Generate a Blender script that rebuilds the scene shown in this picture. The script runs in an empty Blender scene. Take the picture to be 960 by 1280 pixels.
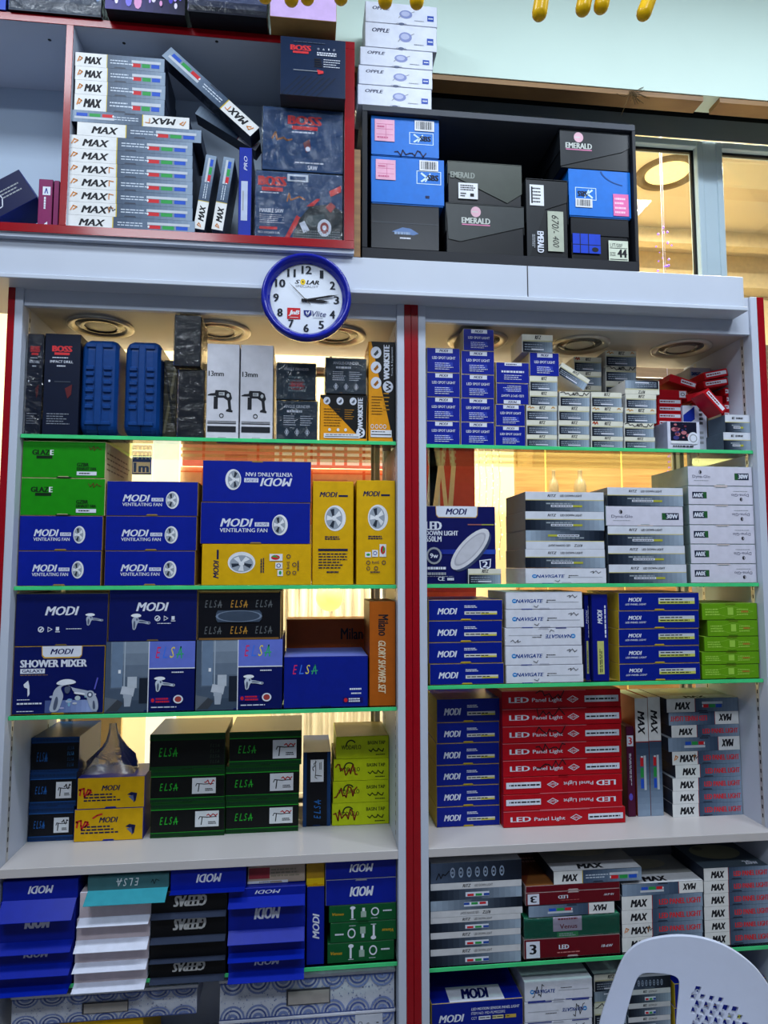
import bpy, bmesh, math, random
from mathutils import Vector, Matrix
random.seed(7)
S = bpy.context.scene
COL = S.collection
PI = math.pi

# ------------------------------------------------------------------ camera
YAW, TILT, ROLL, FPX = math.radians(6.565), math.radians(4.683), math.radians(-0.055), 850.0
EYE = Vector((0.0, -2.35, 1.80))
FW = Vector((math.sin(YAW)*math.cos(TILT), math.cos(YAW)*math.cos(TILT), math.sin(TILT)))
R0 = Vector((math.cos(YAW), -math.sin(YAW), 0.0))
U0 = R0.cross(FW)
RT = math.cos(ROLL)*R0 + math.sin(ROLL)*U0
UP = -math.sin(ROLL)*R0 + math.cos(ROLL)*U0
cam = bpy.data.cameras.new('camera')
cam.sensor_fit = 'VERTICAL'; cam.sensor_height = 36.0; cam.sensor_width = 27.0
cam.lens = FPX/1280*36.0
cam.clip_start = 0.05
camo = bpy.data.objects.new('camera', cam); COL.objects.link(camo)
camo.matrix_world = Matrix(((RT.x, UP.x, -FW.x, EYE.x), (RT.y, UP.y, -FW.y, EYE.y), (RT.z, UP.z, -FW.z, EYE.z), (0, 0, 0, 1)))
S.camera = camo

# ------------------------------------------------------------------ world, lights, exposure
S.view_settings.view_transform = 'Standard'
S.view_settings.look = 'None'
S.view_settings.gamma = 1.0
S.view_settings.use_curve_mapping = False
S.view_settings.exposure = 0.28
wd = bpy.data.worlds.new('world'); S.world = wd; wd.use_nodes = True
wd.node_tree.nodes['Background'].inputs[0].default_value = (0.05, 0.06, 0.08, 1)
wd.node_tree.nodes['Background'].inputs[1].default_value = 0.3
CEIL = 4.43

def area(name, loc, sx, sy, power, col, rot=(0, 0, 0)):
    l = bpy.data.lights.new(name, 'AREA'); l.shape = 'RECTANGLE'; l.size = sx; l.size_y = sy
    l.energy = power; l.color = col
    o = bpy.data.objects.new(name, l); COL.objects.link(o); o.location = loc; o.rotation_euler = rot
    return o
SHOP = (0.80, 0.90, 1.0)
WARM = (1.0, 0.87, 0.64)
for lx, ly, pw in ((-1.2, -1.3, 32), (0.9, -1.3, 32), (-1.2, -3.2, 44), (0.9, -3.2, 44), (2.17, -1.2, 32)):
    area('shop_ceiling_lamp', (lx, ly, CEIL-0.035), 0.95 if lx < 2 else 0.5, 0.55 if lx < 2 else 0.2, pw, SHOP)
for lx, ly, p in ((-1.6, 0.72, 120), (0.3, 0.72, 125), (2.2, 0.72, 125)):
    area('corridor_lamp', (lx, ly, 4.00), 0.8, 0.2, p, WARM)

# ------------------------------------------------------------------ pixel -> place on a plane of depth Y
def W(u, v, Y):
    d = FW + RT*((u-480)/FPX) - UP*((v-640)/FPX)
    k = (Y-EYE.y)/d.y
    p = EYE + d*k
    return p.x, p.z
def WX(u, v, Y): return W(u, v, Y)[0]
def WZ(u, v, Y): return W(u, v, Y)[1]
def Ysolve(u, v, z):
    d = FW + RT*((u-480)/FPX) - UP*((v-640)/FPX)
    return (EYE + d*((z-EYE.z)/d.z)).y

# ------------------------------------------------------------------ materials
def lin(c):
    c = c/255.0
    return c/12.92 if c <= 0.04045 else ((c+0.055)/1.055)**2.4
MATS = {}
def M(rgb, rough=0.45, metal=0.0, coat=0.0, var=0.06, emit=0.0, nscale=35.0, bump=0.0, spec=0.22):
    key = (rgb, rough, metal, coat, var, emit, nscale, bump, spec)
    if key in MATS: return MATS[key]
    m = bpy.data.materials.new('mat_%d_%d_%d' % rgb); m.use_nodes = True
    nt = m.node_tree; b = nt.nodes['Principled BSDF']
    c = [lin(x) for x in rgb]
    tc = nt.nodes.new('ShaderNodeTexCoord'); n = nt.nodes.new('ShaderNodeTexNoise')
    n.inputs['Scale'].default_value = nscale; n.inputs['Detail'].default_value = 3
    nt.links.new(tc.outputs['Object'], n.inputs['Vector'])
    r = nt.nodes.new('ShaderNodeValToRGB')
    r.color_ramp.elements[0].position = 0.3; r.color_ramp.elements[1].position = 0.7
    r.color_ramp.elements[0].color = [x*(1-var) for x in c]+[1]
    r.color_ramp.elements[1].color = [min(1, x*(1+var)) for x in c]+[1]
    nt.links.new(n.outputs['Fac'], r.inputs['Fac'])
    nt.links.new(r.outputs['Color'], b.inputs['Base Color'])
    b.inputs['Roughness'].default_value = rough; b.inputs['Metallic'].default_value = metal
    b.inputs['Coat Weight'].default_value = coat; b.inputs['Coat Roughness'].default_value = 0.12
    b.inputs['Specular IOR Level'].default_value = spec
    if emit:
        nt.links.new(r.outputs['Color'], b.inputs['Emission Color'])
        b.inputs['Emission Strength'].default_value = emit
    if bump:
        bp = nt.nodes.new('ShaderNodeBump'); bp.inputs['Strength'].default_value = bump; bp.inputs['Distance'].default_value = 0.01
        nt.links.new(n.outputs['Fac'], bp.inputs['Height']); nt.links.new(bp.outputs['Normal'], b.inputs['Normal'])
        if coat: nt.links.new(bp.outputs['Normal'], b.inputs['Coat Normal'])
    MATS[key] = m
    return m
def film(name, tint, gloss, rough, bump=0.0, scale=30.0, body=0.0):
    m = bpy.data.materials.new(name); m.use_nodes = True
    nt = m.node_tree; nt.nodes.clear()
    out = nt.nodes.new('ShaderNodeOutputMaterial'); mix = nt.nodes.new('ShaderNodeMixShader')
    t = nt.nodes.new('ShaderNodeBsdfTransparent'); g = nt.nodes.new('ShaderNodeBsdfGlossy')
    fr = nt.nodes.new('ShaderNodeFresnel'); fr.inputs['IOR'].default_value = 1.45
    mu = nt.nodes.new('ShaderNodeMath'); mu.operation = 'MULTIPLY_ADD'; mu.inputs[1].default_value = gloss; mu.inputs[2].default_value = body
    mu.use_clamp = True
    nt.links.new(fr.outputs[0], mu.inputs[0]); nt.links.new(mu.outputs[0], mix.inputs[0])
    t.inputs[0].default_value = (*tint, 1); g.inputs['Roughness'].default_value = rough
    g.inputs['Color'].default_value = (1, 1, 1, 1)
    if bump:
        tc = nt.nodes.new('ShaderNodeTexCoord'); n = nt.nodes.new('ShaderNodeTexNoise'); n.inputs['Scale'].default_value = scale
        n.inputs['Detail'].default_value = 4; n.inputs['Distortion'].default_value = 1.5
        b = nt.nodes.new('ShaderNodeBump'); b.inputs['Strength'].default_value = bump; b.inputs['Distance'].default_value = 0.02
        nt.links.new(tc.outputs['Object'], n.inputs['Vector']); nt.links.new(n.outputs['Fac'], b.inputs['Height'])
        nt.links.new(b.outputs['Normal'], g.inputs['Normal']); nt.links.new(b.outputs['Normal'], fr.inputs['Normal'])
    nt.links.new(t.outputs[0], mix.inputs[1]); nt.links.new(g.outputs[0], mix.inputs[2])
    nt.links.new(mix.outputs[0], out.inputs[0])
    return m
PANE = film('window_glass', (0.97, 0.98, 0.95), 0.4, 0.02)
SHELFGLASS = film('shelf_glass', (0.80, 0.95, 0.86), 1.0, 0.03)
WRAP = film('clear_wrap', (0.96, 0.97, 0.98), 0.7, 0.14, bump=0.5, scale=22.0, body=0.0)
BAGFILM = film('clear_bag', (0.94, 0.95, 0.96), 1.2, 0.38, bump=0.3, scale=14.0, body=0.16)
def wood(name, c0, c1, scale=6.0):
    m = bpy.data.materials.new(name); m.use_nodes = True
    nt = m.node_tree; b = nt.nodes['Principled BSDF']
    tc = nt.nodes.new('ShaderNodeTexCoord'); mp = nt.nodes.new('ShaderNodeMapping'); n = nt.nodes.new('ShaderNodeTexNoise')
    mp.inputs['Scale'].default_value = (0.6, 1, 9); n.inputs['Scale'].default_value = scale; n.inputs['Detail'].default_value = 6
    r = nt.nodes.new('ShaderNodeValToRGB')
    r.color_ramp.elements[0].color = [lin(x) for x in c0]+[1]; r.color_ramp.elements[1].color = [lin(x) for x in c1]+[1]
    r.color_ramp.elements[0].position = 0.3; r.color_ramp.elements[1].position = 0.7
    nt.links.new(tc.outputs['Object'], mp.inputs['Vector']); nt.links.new(mp.outputs['Vector'], n.inputs['Vector'])
    nt.links.new(n.outputs['Fac'], r.inputs['Fac']); nt.links.new(r.outputs['Color'], b.inputs['Base Color'])
    b.inputs['Roughness'].default_value = 0.5
    return m
WHITE = M((192, 199, 214), 0.35, var=0.015, nscale=6)
LAM = M((190, 197, 213), 0.4, var=0.02, nscale=5)
REDT = M((146, 4, 20), 0.25, var=0.05, coat=0.3)
PLY = wood('plywood', (120, 84, 44), (160, 118, 66))
BLACK = M((14, 14, 18), 0.45)
INK = M((22, 22, 30), 0.6)
PW = M((222, 224, 230), 0.5)
NAVY = M((12, 20, 70), 0.5)
BLUE = M((3, 27, 142), 0.38)
DBLUE = M((3, 16, 86), 0.42)
YEL = M((214, 165, 6), 0.4)
GREEN = M((22, 136, 10), 0.4)
LIME = M((188, 202, 14), 0.4)
RED = M((176, 6, 24), 0.38)
DRED = M((98, 8, 24), 0.4)
CARD = M((172, 138, 84), 0.7)
STEEL = M((112, 130, 152), 0.4)
GREY = M((150, 154, 162), 0.5)
CREAM = M((226, 218, 190), 0.5)
PRED = M((200, 30, 40), 0.5)
SGREEN = M((40, 150, 70), 0.5)
GREENEDGE = M((70, 205, 128), 0.15, var=0.1, nscale=12)  # green glass tint, brightened so the colour holds the light glowing in the edge

# ------------------------------------------------------------------ text outlines (built-in font), cached
TXT = {}
def glyphs(s, it=False):
    k = (s, it)
    if k in TXT: return TXT[k]
    c = bpy.data.curves.new('t', 'FONT'); c.body = s; c.size = 1; c.resolution_u = 2
    c.shear = 0.28 if it else 0.0; c.fill_mode = 'FRONT'
    o = bpy.data.objects.new('t', c); COL.objects.link(o)
    dg = bpy.context.evaluated_depsgraph_get(); dg.update()
    me = o.evaluated_get(dg).to_mesh()
    vs = [(v.co.x, v.co.y) for v in me.vertices]; fs = [tuple(p.vertices) for p in me.polygons]
    o.evaluated_get(dg).to_mesh_clear()
    bpy.data.objects.remove(o); bpy.data.curves.remove(c)
    if vs:
        x0 = min(a for a, b in vs); x1 = max(a for a, b in vs); y0 = min(b for a, b in vs); y1 = max(b for a, b in vs)
        vs = [((a-x0)/max(1e-6, x1-x0), (b-y0)/max(1e-6, y1-y0)) for a, b in vs]
    TXT[k] = (vs, fs)
    return TXT[k]

# ------------------------------------------------------------------ mesh builder
class MB:
    def __init__(s): s.v = []; s.f = []; s.mi = []; s.mats = []; s.sm = []
    def m(s, mat):
        if mat not in s.mats: s.mats.append(mat)
        return s.mats.index(mat)
    def add(s, vs, fs, mat, smooth=False):
        n = len(s.v); s.v += [tuple(p) for p in vs]; k = s.m(mat)
        for f in fs: s.f.append(tuple(i+n for i in f)); s.mi.append(k); s.sm.append(smooth)
    def box(s, x0, x1, y0, y1, z0, z1, mat, ch=0.0, front=None, top=None, bottom=None, back=None):
        if ch <= 0:
            vs = [(x0, y0, z0), (x1, y0, z0), (x1, y1, z0), (x0, y1, z0), (x0, y0, z1), (x1, y0, z1), (x1, y1, z1), (x0, y1, z1)]
            F = [((0, 3, 2, 1), bottom), ((4, 5, 6, 7), top), ((0, 1, 5, 4), front), ((2, 3, 7, 6), back), ((1, 2, 6, 5), None), ((3, 0, 4, 7), None)]
            n = len(s.v); s.v += vs
            for f, mm in F: s.f.append(tuple(i+n for i in f)); s.mi.append(s.m(mm or mat)); s.sm.append(False)
            return
        c = min(ch, (x1-x0)*0.3, (y1-y0)*0.3, (z1-z0)*0.3)
        # three vertices per corner, chamfered box
        idx = {}; vs = []
        X = (x0, x1); Y = (y0, y1); Z = (z0, z1); sg = (1, -1)
        for i in (0, 1):
            for j in (0, 1):
                for k in (0, 1):
                    px, py, pz = X[i], Y[j], Z[k]; cx, cy, cz = c*sg[i], c*sg[j], c*sg[k]
                    idx[i, j, k, 0] = len(vs); vs.append((px, py+cy, pz+cz))
                    idx[i, j, k, 1] = len(vs); vs.append((px+cx, py, pz+cz))
                    idx[i, j, k, 2] = len(vs); vs.append((px+cx, py+cy, pz))
        F = []
        I = lambda i, j, k, a: idx[i, j, k, a]
        F.append(((I(0,0,0,0), I(0,0,1,0), I(0,1,1,0), I(0,1,0,0)), mat))
        F.append(((I(1,0,0,0), I(1,1,0,0), I(1,1,1,0), I(1,0,1,0)), mat))
        F.append(((I(0,0,0,1), I(1,0,0,1), I(1,0,1,1), I(0,0,1,1)), front or mat))
        F.append(((I(0,1,0,1), I(0,1,1,1), I(1,1,1,1), I(1,1,0,1)), back or mat))
        F.append(((I(0,0,0,2), I(0,1,0,2), I(1,1,0,2), I(1,0,0,2)), bottom or mat))
        F.append(((I(0,0,1,2), I(1,0,1,2), I(1,1,1,2), I(0,1,1,2)), top or mat))
        for i in (0, 1):
            for j in (0, 1): F.append(((I(i,j,0,0), I(i,j,1,0), I(i,j,1,1), I(i,j,0,1)), mat))
        for i in (0, 1):
            for k in (0, 1): F.append(((I(i,0,k,0), I(i,1,k,0), I(i,1,k,2), I(i,0,k,2)), mat))
        for j in (0, 1):
            for k in (0, 1): F.append(((I(0,j,k,1), I(1,j,k,1), I(1,j,k,2), I(0,j,k,2)), mat))
        for i in (0, 1):
            for j in (0, 1):
                for k in (0, 1): F.append(((I(i,j,k,0), I(i,j,k,1), I(i,j,k,2)), mat))
        n = len(s.v); s.v += vs
        for f, mm in F: s.f.append(tuple(q+n for q in f)); s.mi.append(s.m(mm)); s.sm.append(False)
    def prism(s, poly, y0, y1, mat, front=None):       # poly in (x,z), extruded along y
        n = len(poly); vs = [(a, y0, b) for a, b in poly]+[(a, y1, b) for a, b in poly]
        s.add(vs, [tuple(range(n))], front or mat)
        s.f.append(tuple(len(s.v)-1-i for i in range(n))); s.mi.append(s.m(mat)); s.sm.append(False)
        o = len(s.v)-2*n
        for i in range(n):
            j = (i+1) % n
            s.f.append((o+i, o+n+i, o+n+j, o+j)); s.mi.append(s.m(mat)); s.sm.append(False)
    def lathe(s, prof, mat, seg=32, axis='z', c=(0, 0, 0), smooth=True):
        vs = []; n = len(prof)
        for i in range(seg):
            a = 2*PI*i/seg
            for r, h in prof:
                p = (r*math.cos(a), r*math.sin(a), h) if axis == 'z' else (r*math.cos(a), h, r*math.sin(a))
                vs.append((p[0]+c[0], p[1]+c[1], p[2]+c[2]))
        fs = []
        for i in range(seg):
            j = (i+1) % seg
            for q in range(n-1): fs.append((i*n+q, j*n+q, j*n+q+1, i*n+q+1))
        s.add(vs, fs, mat, smooth)
    def tube(s, pts, rad, mat, seg=10, caps=True):
        pts = [Vector(p) for p in pts]; vs = []; fs = []
        rr = rad if isinstance(rad, (list, tuple)) else [rad]*len(pts)
        up = Vector((0.3, 0.2, 1)).normalized()
        for i, p in enumerate(pts):
            t = (pts[min(i+1, len(pts)-1)]-pts[max(i-1, 0)]).normalized()
            a = t.cross(up)
            if a.length < 1e-3: a = t.cross(Vector((1, 0, 0)))
            a.normalize(); b = t.cross(a)
            for k in range(seg):
                an = 2*PI*k/seg; vs.append(p+(a*math.cos(an)+b*math.sin(an))*rr[i])
        for i in range(len(pts)-1):
            for k in range(seg):
                q = (k+1) % seg; fs.append((i*seg+k, i*seg+q, (i+1)*seg+q, (i+1)*seg+k))
        if caps:
            fs.append(tuple(range(seg-1, -1, -1))); fs.append(tuple((len(pts)-1)*seg+k for k in range(seg)))
        s.add(vs, fs, mat, True)
    def obj(s, name, parent=None, loc=None, rot=None):
        me = bpy.data.meshes.new(name); me.from_pydata(s.v, [], s.f)
        for m in s.mats: me.materials.append(m)
        me.polygons.foreach_set('material_index', s.mi); me.polygons.foreach_set('use_smooth', s.sm)
        me.update()
        o = bpy.data.objects.new(name, me); COL.objects.link(o)
        if parent: o.parent = parent
        if loc: o.location = loc
        if rot: o.rotation_euler = rot
        return o
def tag(o, label, cat, group=None):
    o['label'] = label; o['category'] = cat
    if group: o['group'] = group
    return o
def struct(o): o['kind'] = 'structure'; return o
def empty(name, loc, rz=0):
    o = bpy.data.objects.new(name, None); COL.objects.link(o); o.location = loc; o.rotation_euler = (0, 0, rz); o.empty_display_size = 0.05
    return o

# ------------------------------------------------------------------ a flat printed face: art is laid out in fractions of its width and height
class Face:
    def __init__(s, mb, O, A, B, N, w, h):
        s.mb = mb; s.O = Vector(O); s.A = Vector(A); s.B = Vector(B); s.N = Vector(N); s.w = w; s.h = h; s.lay = [0.00025]
    def rot(s, k):
        O, A, B, w, h = s.O, s.A, s.B, s.w, s.h
        if k == 180: f = Face(s.mb, O+A*w+B*h, -A, -B, s.N, w, h)
        elif k == 90: f = Face(s.mb, O+A*w, B, -A, s.N, h, w)       # reads upwards
        elif k == 270: f = Face(s.mb, O+B*h, -B, A, s.N, h, w)      # reads downwards
        else: f = Face(s.mb, O, A, B, s.N, w, h)
        f.lay = s.lay
        return f
    def sub(s, a0, a1, b0, b1):
        f = Face(s.mb, s.O+s.A*(a0*s.w)+s.B*(b0*s.h), s.A, s.B, s.N, (a1-a0)*s.w, (b1-b0)*s.h); f.lay = s.lay
        return f
    def pt(s, a, b): return s.O+s.A*(a*s.w)+s.B*(b*s.h)+s.N*s.lay[0]
    def up(s): s.lay[0] += 0.00009
    def P(s, pts, mat):
        s.up(); s.mb.add([s.pt(a, b) for a, b in pts], [tuple(range(len(pts)))], mat)
    def R(s, a0, a1, b0, b1, mat): s.P([(a0, b0), (a1, b0), (a1, b1), (a0, b1)], mat)
    def E(s, ca, cb, ra, rb, mat, n=20):
        s.P([(ca+ra*math.cos(2*PI*i/n), cb+rb*math.sin(2*PI*i/n)) for i in range(n)], mat)
    def C(s, ca, cb, r, mat, n=18):      # true circle, r in metres fraction of height
        s.E(ca, cb, r*s.h/s.w, r, mat, n)
    def ring(s, ca, cb, ra, rb, t, mat, n=24, a0=0, a1=2*PI):
        s.up(); vs = []; fs = []
        for i in range(n+1):
            a = a0+(a1-a0)*i/n
            vs.append(s.pt(ca+ra*math.cos(a), cb+rb*math.sin(a))); vs.append(s.pt(ca+ra*(1-t)*math.cos(a), cb+rb*(1-t)*math.sin(a)))
        for i in range(n): fs.append((2*i, 2*i+2, 2*i+3, 2*i+1))
        s.mb.add(vs, fs, mat)
    def T(s, txt, a0, a1, b0, b1, mat, it=False, bold=0.0):
        vs, fs = glyphs(txt, it)
        k = bold*2.4*(b1-b0)*s.h/s.w        # heavier strokes: the outline repeated with a small sideways shift
        for d in ((-k, 0, k) if bold > .005 else (0,)):
            s.up()
            s.mb.add([s.pt(a0+(a1-a0)*x+d, b0+(b1-b0)*y) for x, y in vs], fs, mat)
    def L(s, a0, a1, b0, b1, n, mat, fill=0.55):     # fine print: rows of word-length dashes
        rnd = random.Random(int(a0*1000)+int(b0*777)+n)
        s.up(); rh = (b1-b0)/n
        for i in range(n):
            b = b1-rh*(i+0.5); x = a0; end = a0+(a1-a0)*rnd.uniform(0.7, 1.0); g = (a1-a0)*0.025
            while x < end:
                wl = (a1-a0)*rnd.uniform(0.06, 0.17); x2 = min(end, x+wl)
                vs = [s.pt(x, b-rh*fill/2), s.pt(x2, b-rh*fill/2), s.pt(x2, b+rh*fill/2), s.pt(x, b+rh*fill/2)]
                s.mb.add(vs, [(0, 1, 2, 3)], mat); x = x2+g
    def K(s, pts, t, mat):                           # pen stroke, t in fractions of height
        s.up(); q = [Vector((a*s.w, b*s.h)) for a, b in pts]; hw = t*s.h/2
        for i in range(len(q)-1):
            d = q[i+1]-q[i]
            if d.length < 1e-7: continue
            n = Vector((-d.y, d.x)).normalized()*hw; e = d.normalized()*hw*0.6
            P4 = [q[i]-e+n, q[i+1]+e+n, q[i+1]+e-n, q[i]-e-n]
            s.mb.add([s.O+s.A*p.x+s.B*p.y+s.N*s.lay[0] for p in P4], [(3, 2, 1, 0)], mat)
    def grad(s, a0, a1, b0, b1, c0, c1, n=6, vert=False):
        n = n*2 if not vert else n   # printed colour blend in steps
        s.up()
        for i in range(n):
            t = i/(n-1); c = tuple(int(c0[k]+(c1[k]-c0[k])*t) for k in range(3)); mm = M(c, 0.4)
            if vert: q = [(a0, b0+(b1-b0)*i/n), (a1, b0+(b1-b0)*i/n), (a1, b0+(b1-b0)*(i+1)/n), (a0, b0+(b1-b0)*(i+1)/n)]
            else: q = [(a0+(a1-a0)*i/n, b0), (a0+(a1-a0)*(i+1)/n, b0), (a0+(a1-a0)*(i+1)/n, b1), (a0+(a1-a0)*i/n, b1)]
            s.mb.add([s.pt(*p) for p in q], [(0, 1, 2, 3)], mm)
def scribble(f, a0, a1, b0, b1, mat, t=0.05, seed=1, n=9):
    r = random.Random(seed); pts = []
    for i in range(n): pts.append((a0+(a1-a0)*(i+r.uniform(-.3, .3))/(n-1), b0+(b1-b0)*r.random()))
    f.K(pts, t, mat)
# ================================================================== SETTING
def slab(name, x0, x1, y0, y1, z0, z1, mat, kind=True, parent=None, ch=0.0):
    b = MB(); b.box(x0, x1, y0, y1, z0, z1, mat, ch); o = b.obj(name, parent)
    if kind and not parent: struct(o)
    return o
XL, XR, YB, YG, YF = -2.7, 3.5, -4.6, 0.50, 2.2
def tilemat():
    m = bpy.data.materials.new('floor_tile'); m.use_nodes = True
    nt = m.node_tree; b = nt.nodes['Principled BSDF']; tc = nt.nodes.new('ShaderNodeTexCoord'); br = nt.nodes.new('ShaderNodeTexBrick')
    br.offset = 0; br.inputs['Scale'].default_value = 1.0; br.inputs['Brick Width'].default_value = 0.6; br.inputs['Row Height'].default_value = 0.6
    br.inputs['Mortar Size'].default_value = 0.004
    br.inputs['Color1'].default_value = (.2, .19, .18, 1); br.inputs['Color2'].default_value = (.18, .17, .16, 1); br.inputs['Mortar'].default_value = (.2, .2, .2, 1)
    nt.links.new(tc.outputs['Object'], br.inputs['Vector']); nt.links.new(br.outputs['Color'], b.inputs['Base Color']); b.inputs['Roughness'].default_value = 0.25
    return m
slab('floor', XL, XR, YB, YF, -0.1, 0.0, tilemat())
WALLM = M((214, 226, 226), 0.6, var=0.02, nscale=3)
GW = M((104, 110, 120), 0.6, var=0.05, nscale=3)
slab('wall_rear', XL, XR, YB-0.1, YB, 0, CEIL, GW)
slab('wall_left', XL-0.1, XL, YB-0.1, YF+0.1, 0, CEIL, GW)
slab('wall_right', XR, XR+0.1, YB-0.1, YF+0.1, 0, CEIL, GW)
slab('ceiling', XL, XR, YB-0.1, YF+0.1, CEIL, CEIL+0.1, WALLM)
CW = M((250, 234, 192), 0.6, var=0.03, nscale=3)
slab('wall_corridor', XL, XR, YF, YF+0.1, 0, CEIL, CW)
slab('ceiling_corridor', XL, XR, YG+0.02, YF, 4.03, 4.13, M((250, 234, 196), 0.6, var=0.02, nscale=3))
# bulkhead over the shop front, its wooden underside, slab coloured as the recess shade behind
ZB = WZ(700, 104, 0.12)
slab('wall_bulkhead', XL, XR, 0.12, 0.22, ZB, CEIL, M((216, 236, 226), 0.55, var=0.015, nscale=3))
b0 = WX(866, 135, 0.2); b1 = WX(886, 135, 0.2)
slab('trim_1', XL, b0, 0.125, 0.2, ZB-0.022, ZB-0.0005, PLY)
slab('trim_2', b1, XR, 0.125, 0.2, ZB-0.022, ZB-0.0005, PLY)
FRM = M((176, 196, 208), 0.45, var=0.02, nscale=6)
FRD = M((112, 122, 136), 0.5, var=0.03, nscale=6)
ZH = WZ(700, 165, 0.42)      # window head underside
ZHT = WZ(700, 135, 0.42)
slab('recess_shade', XL, XR, 0.42, 0.5, ZHT, CEIL, M((16, 18, 24), 0.6))  # near-black colour stands in for the shade up in the gap
# window frame above and beside the racks
xa, xb = WX(796, 260, .42), WX(874, 260, .42)
xc = WX(906, 260, .42)
def window(n, x0, x1, z0, z1, fr, yf=0.42, mat=FRM):
    b = MB()
    b.box(x0-fr, x0, yf, yf+.07, z0-fr, z1+fr, mat, .003); b.box(x1, x1+fr, yf, yf+.07, z0-fr, z1+fr, mat, .003)
    b.box(x0, x1, yf, yf+.07, z1, z1+fr, mat, .003); b.box(x0, x1, yf, yf+.07, z0-fr, z0, mat, .003)
    o = struct(b.obj('window_%d' % n))
    g = MB(); g.box(x0, x1, yf+.045, yf+.051, z0, z1, PANE); g.obj('pane', o)
    k = MB(); e = .012; dm = M((20, 20, 22), .5) if n > 2 else M((150, 146, 136), .5)
    k.box(x1-e, x1, yf+.03, yf+.044, z0, z1, dm); k.box(x0, x1-e, yf+.03, yf+.044, z1-e, z1, dm); k.box(x0, x0+e, yf+.03, yf+.044, z0, z1-e, dm)
    k.obj('gasket', o)
    return o
# ------------------------------------------------------------------ shelving units
E0 = Vector((0, 0, 0))
xs0 = WX(6.5, 450, 0); xs1 = WX(15.5, 450, 0); xs2 = WX(25.7, 450, 0)            # left unit: red | white
xm0 = WX(496.8, 640, 0); xm1 = WX(506, 640, 0); xmc = WX(515, 640, 0); xm2 = WX(524, 640, 0); xm3 = WX(533.3, 640, 0)
xe0 = WX(946, 560, 0); xe1 = WX(954.5, 560, 0); xe2 = WX(963.5, 560, 0)
DEP = 0.47
zTopU = WZ(480, 352, 0.02)
zSof = WZ(258, 391, 0.01)
zPl1 = WZ(496, 1063, 0.0); zPl0 = WZ(496, 1074, 0.0)
def shelf_unit(name, label, x0, x1, x2, x3, x4, x5, zs, lights):
    # x0..x1 red edge, x1..x2 white upright, x3..x4 white upright, x4..x5 red edge
    u = empty(name, ((x0+x5)/2, DEP/2, 0)); tag(u, label, 'shelving unit')
    ox, oy = -(x0+x5)/2, -DEP/2
    def part(n, *a, mat=LAM, ch=.001, par=None):
        b = MB(); b.box(a[0]+ox, a[1]+ox, a[2]+oy, a[3]+oy, a[4], a[5], mat, ch); return b.obj(n, par or u)
    part('side_panel', x1, x2, 0.0, DEP, 0.0, zTopU); part('side_panel', x3, x4, 0.0, DEP, 0.0, zTopU)
    if x0 < x1-.001: part('red_edging', x0, x1-.0005, 0.0, DEP*.98, 0.0, zTopU, mat=REDT)
    part('red_edging', x4+.0005, x5, 0.0, DEP*.98, 0.0, zTopU, mat=REDT)
    part('top_fascia', x2, x3, 0.01, 0.03, zSof, zTopU)
    sof = part('top_panel', x2, x3, 0.03, DEP, zSof+.004, zSof+.022, mat=M((176, 172, 164), .35, var=.02, nscale=5))
    part('base_plank', x2, x3, 0.0, DEP, zPl0, zPl1, mat=M((196, 190, 190), .3, var=.015, nscale=5))
    part('plinth', x2, x3, 0.06, DEP, 0.0, 0.07)
    part('back_panel', x2, x3, DEP-.02, DEP, 0.07, zPl0)
    for (px, pv) in lights:
        # round recessed downlights on the underside of the top
        d = px; cx, cy = d+ox, pv+oy
        b = MB(); b.lathe([(.118, zSof+.0035), (.118, zSof-.002), (.108, zSof-.006), (.094, zSof-.002), (.088, zSof+.0035)], M((196, 190, 178), .25, metal=.3), 40, c=(cx, cy, 0))
        dl = b.obj('downlight', u)
        b = MB(); b.lathe([(.087, zSof+.0035), (.07, zSof-.001), (.058, zSof-.003), (.056, zSof+.0035)], M((120, 118, 112), .2, metal=.6), 40, c=(cx, cy, 0)); b.obj('reflector', dl)
        b = MB(); b.lathe([(.055, zSof+.002), (.03, zSof+.0005), (0, zSof)], M((170, 168, 160), .3), 32, c=(cx, cy, 0)); b.obj('lens', dl)
    for xx, sgn in ((x2, 1), (x3, -1)):
        for yy in (0.05, DEP-.1):
            b = MB(); q0, q1 = (xx, xx+.0008) if sgn > 0 else (xx-.0008, xx)
            b.box(q0+ox, q1+ox, yy+oy, yy+.018+oy, zPl1+.001, zSof-.001, M((196, 196, 196), .35, metal=.5))
            z = zPl1+.03; dk = M((24, 24, 26), .5)
            while z < zSof-.03:
                b.box((q1 if sgn > 0 else q0-.0003)+ox, (q1+.0003 if sgn > 0 else q0)+ox, yy+.006+oy, yy+.012+oy, z, z+.014, dk); z += .032
            b.obj('shelf_rail', u)
    return u
def ulist(us, y): return [(WX(a, b, y), y) for a, b in us]
shelf_unit('shelving_unit', 'white laminate shelving unit with red edging, left bay behind the clock', xs0, xs1, xs2, xm0, xm1, xmc-.0005, None, ulist([(126, 405), (274, 411), (419, 417)], .2))
def right_unit():
    u = shelf_unit('shelving_unit', 'white laminate shelving unit with red edging, right bay behind the plastic chair', xmc+.0005, xm2, xm3, xe0, xe1, xe2, None, ulist([(597, 424), (724, 430), (851, 436)], .2))
    return u
right_unit()
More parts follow.
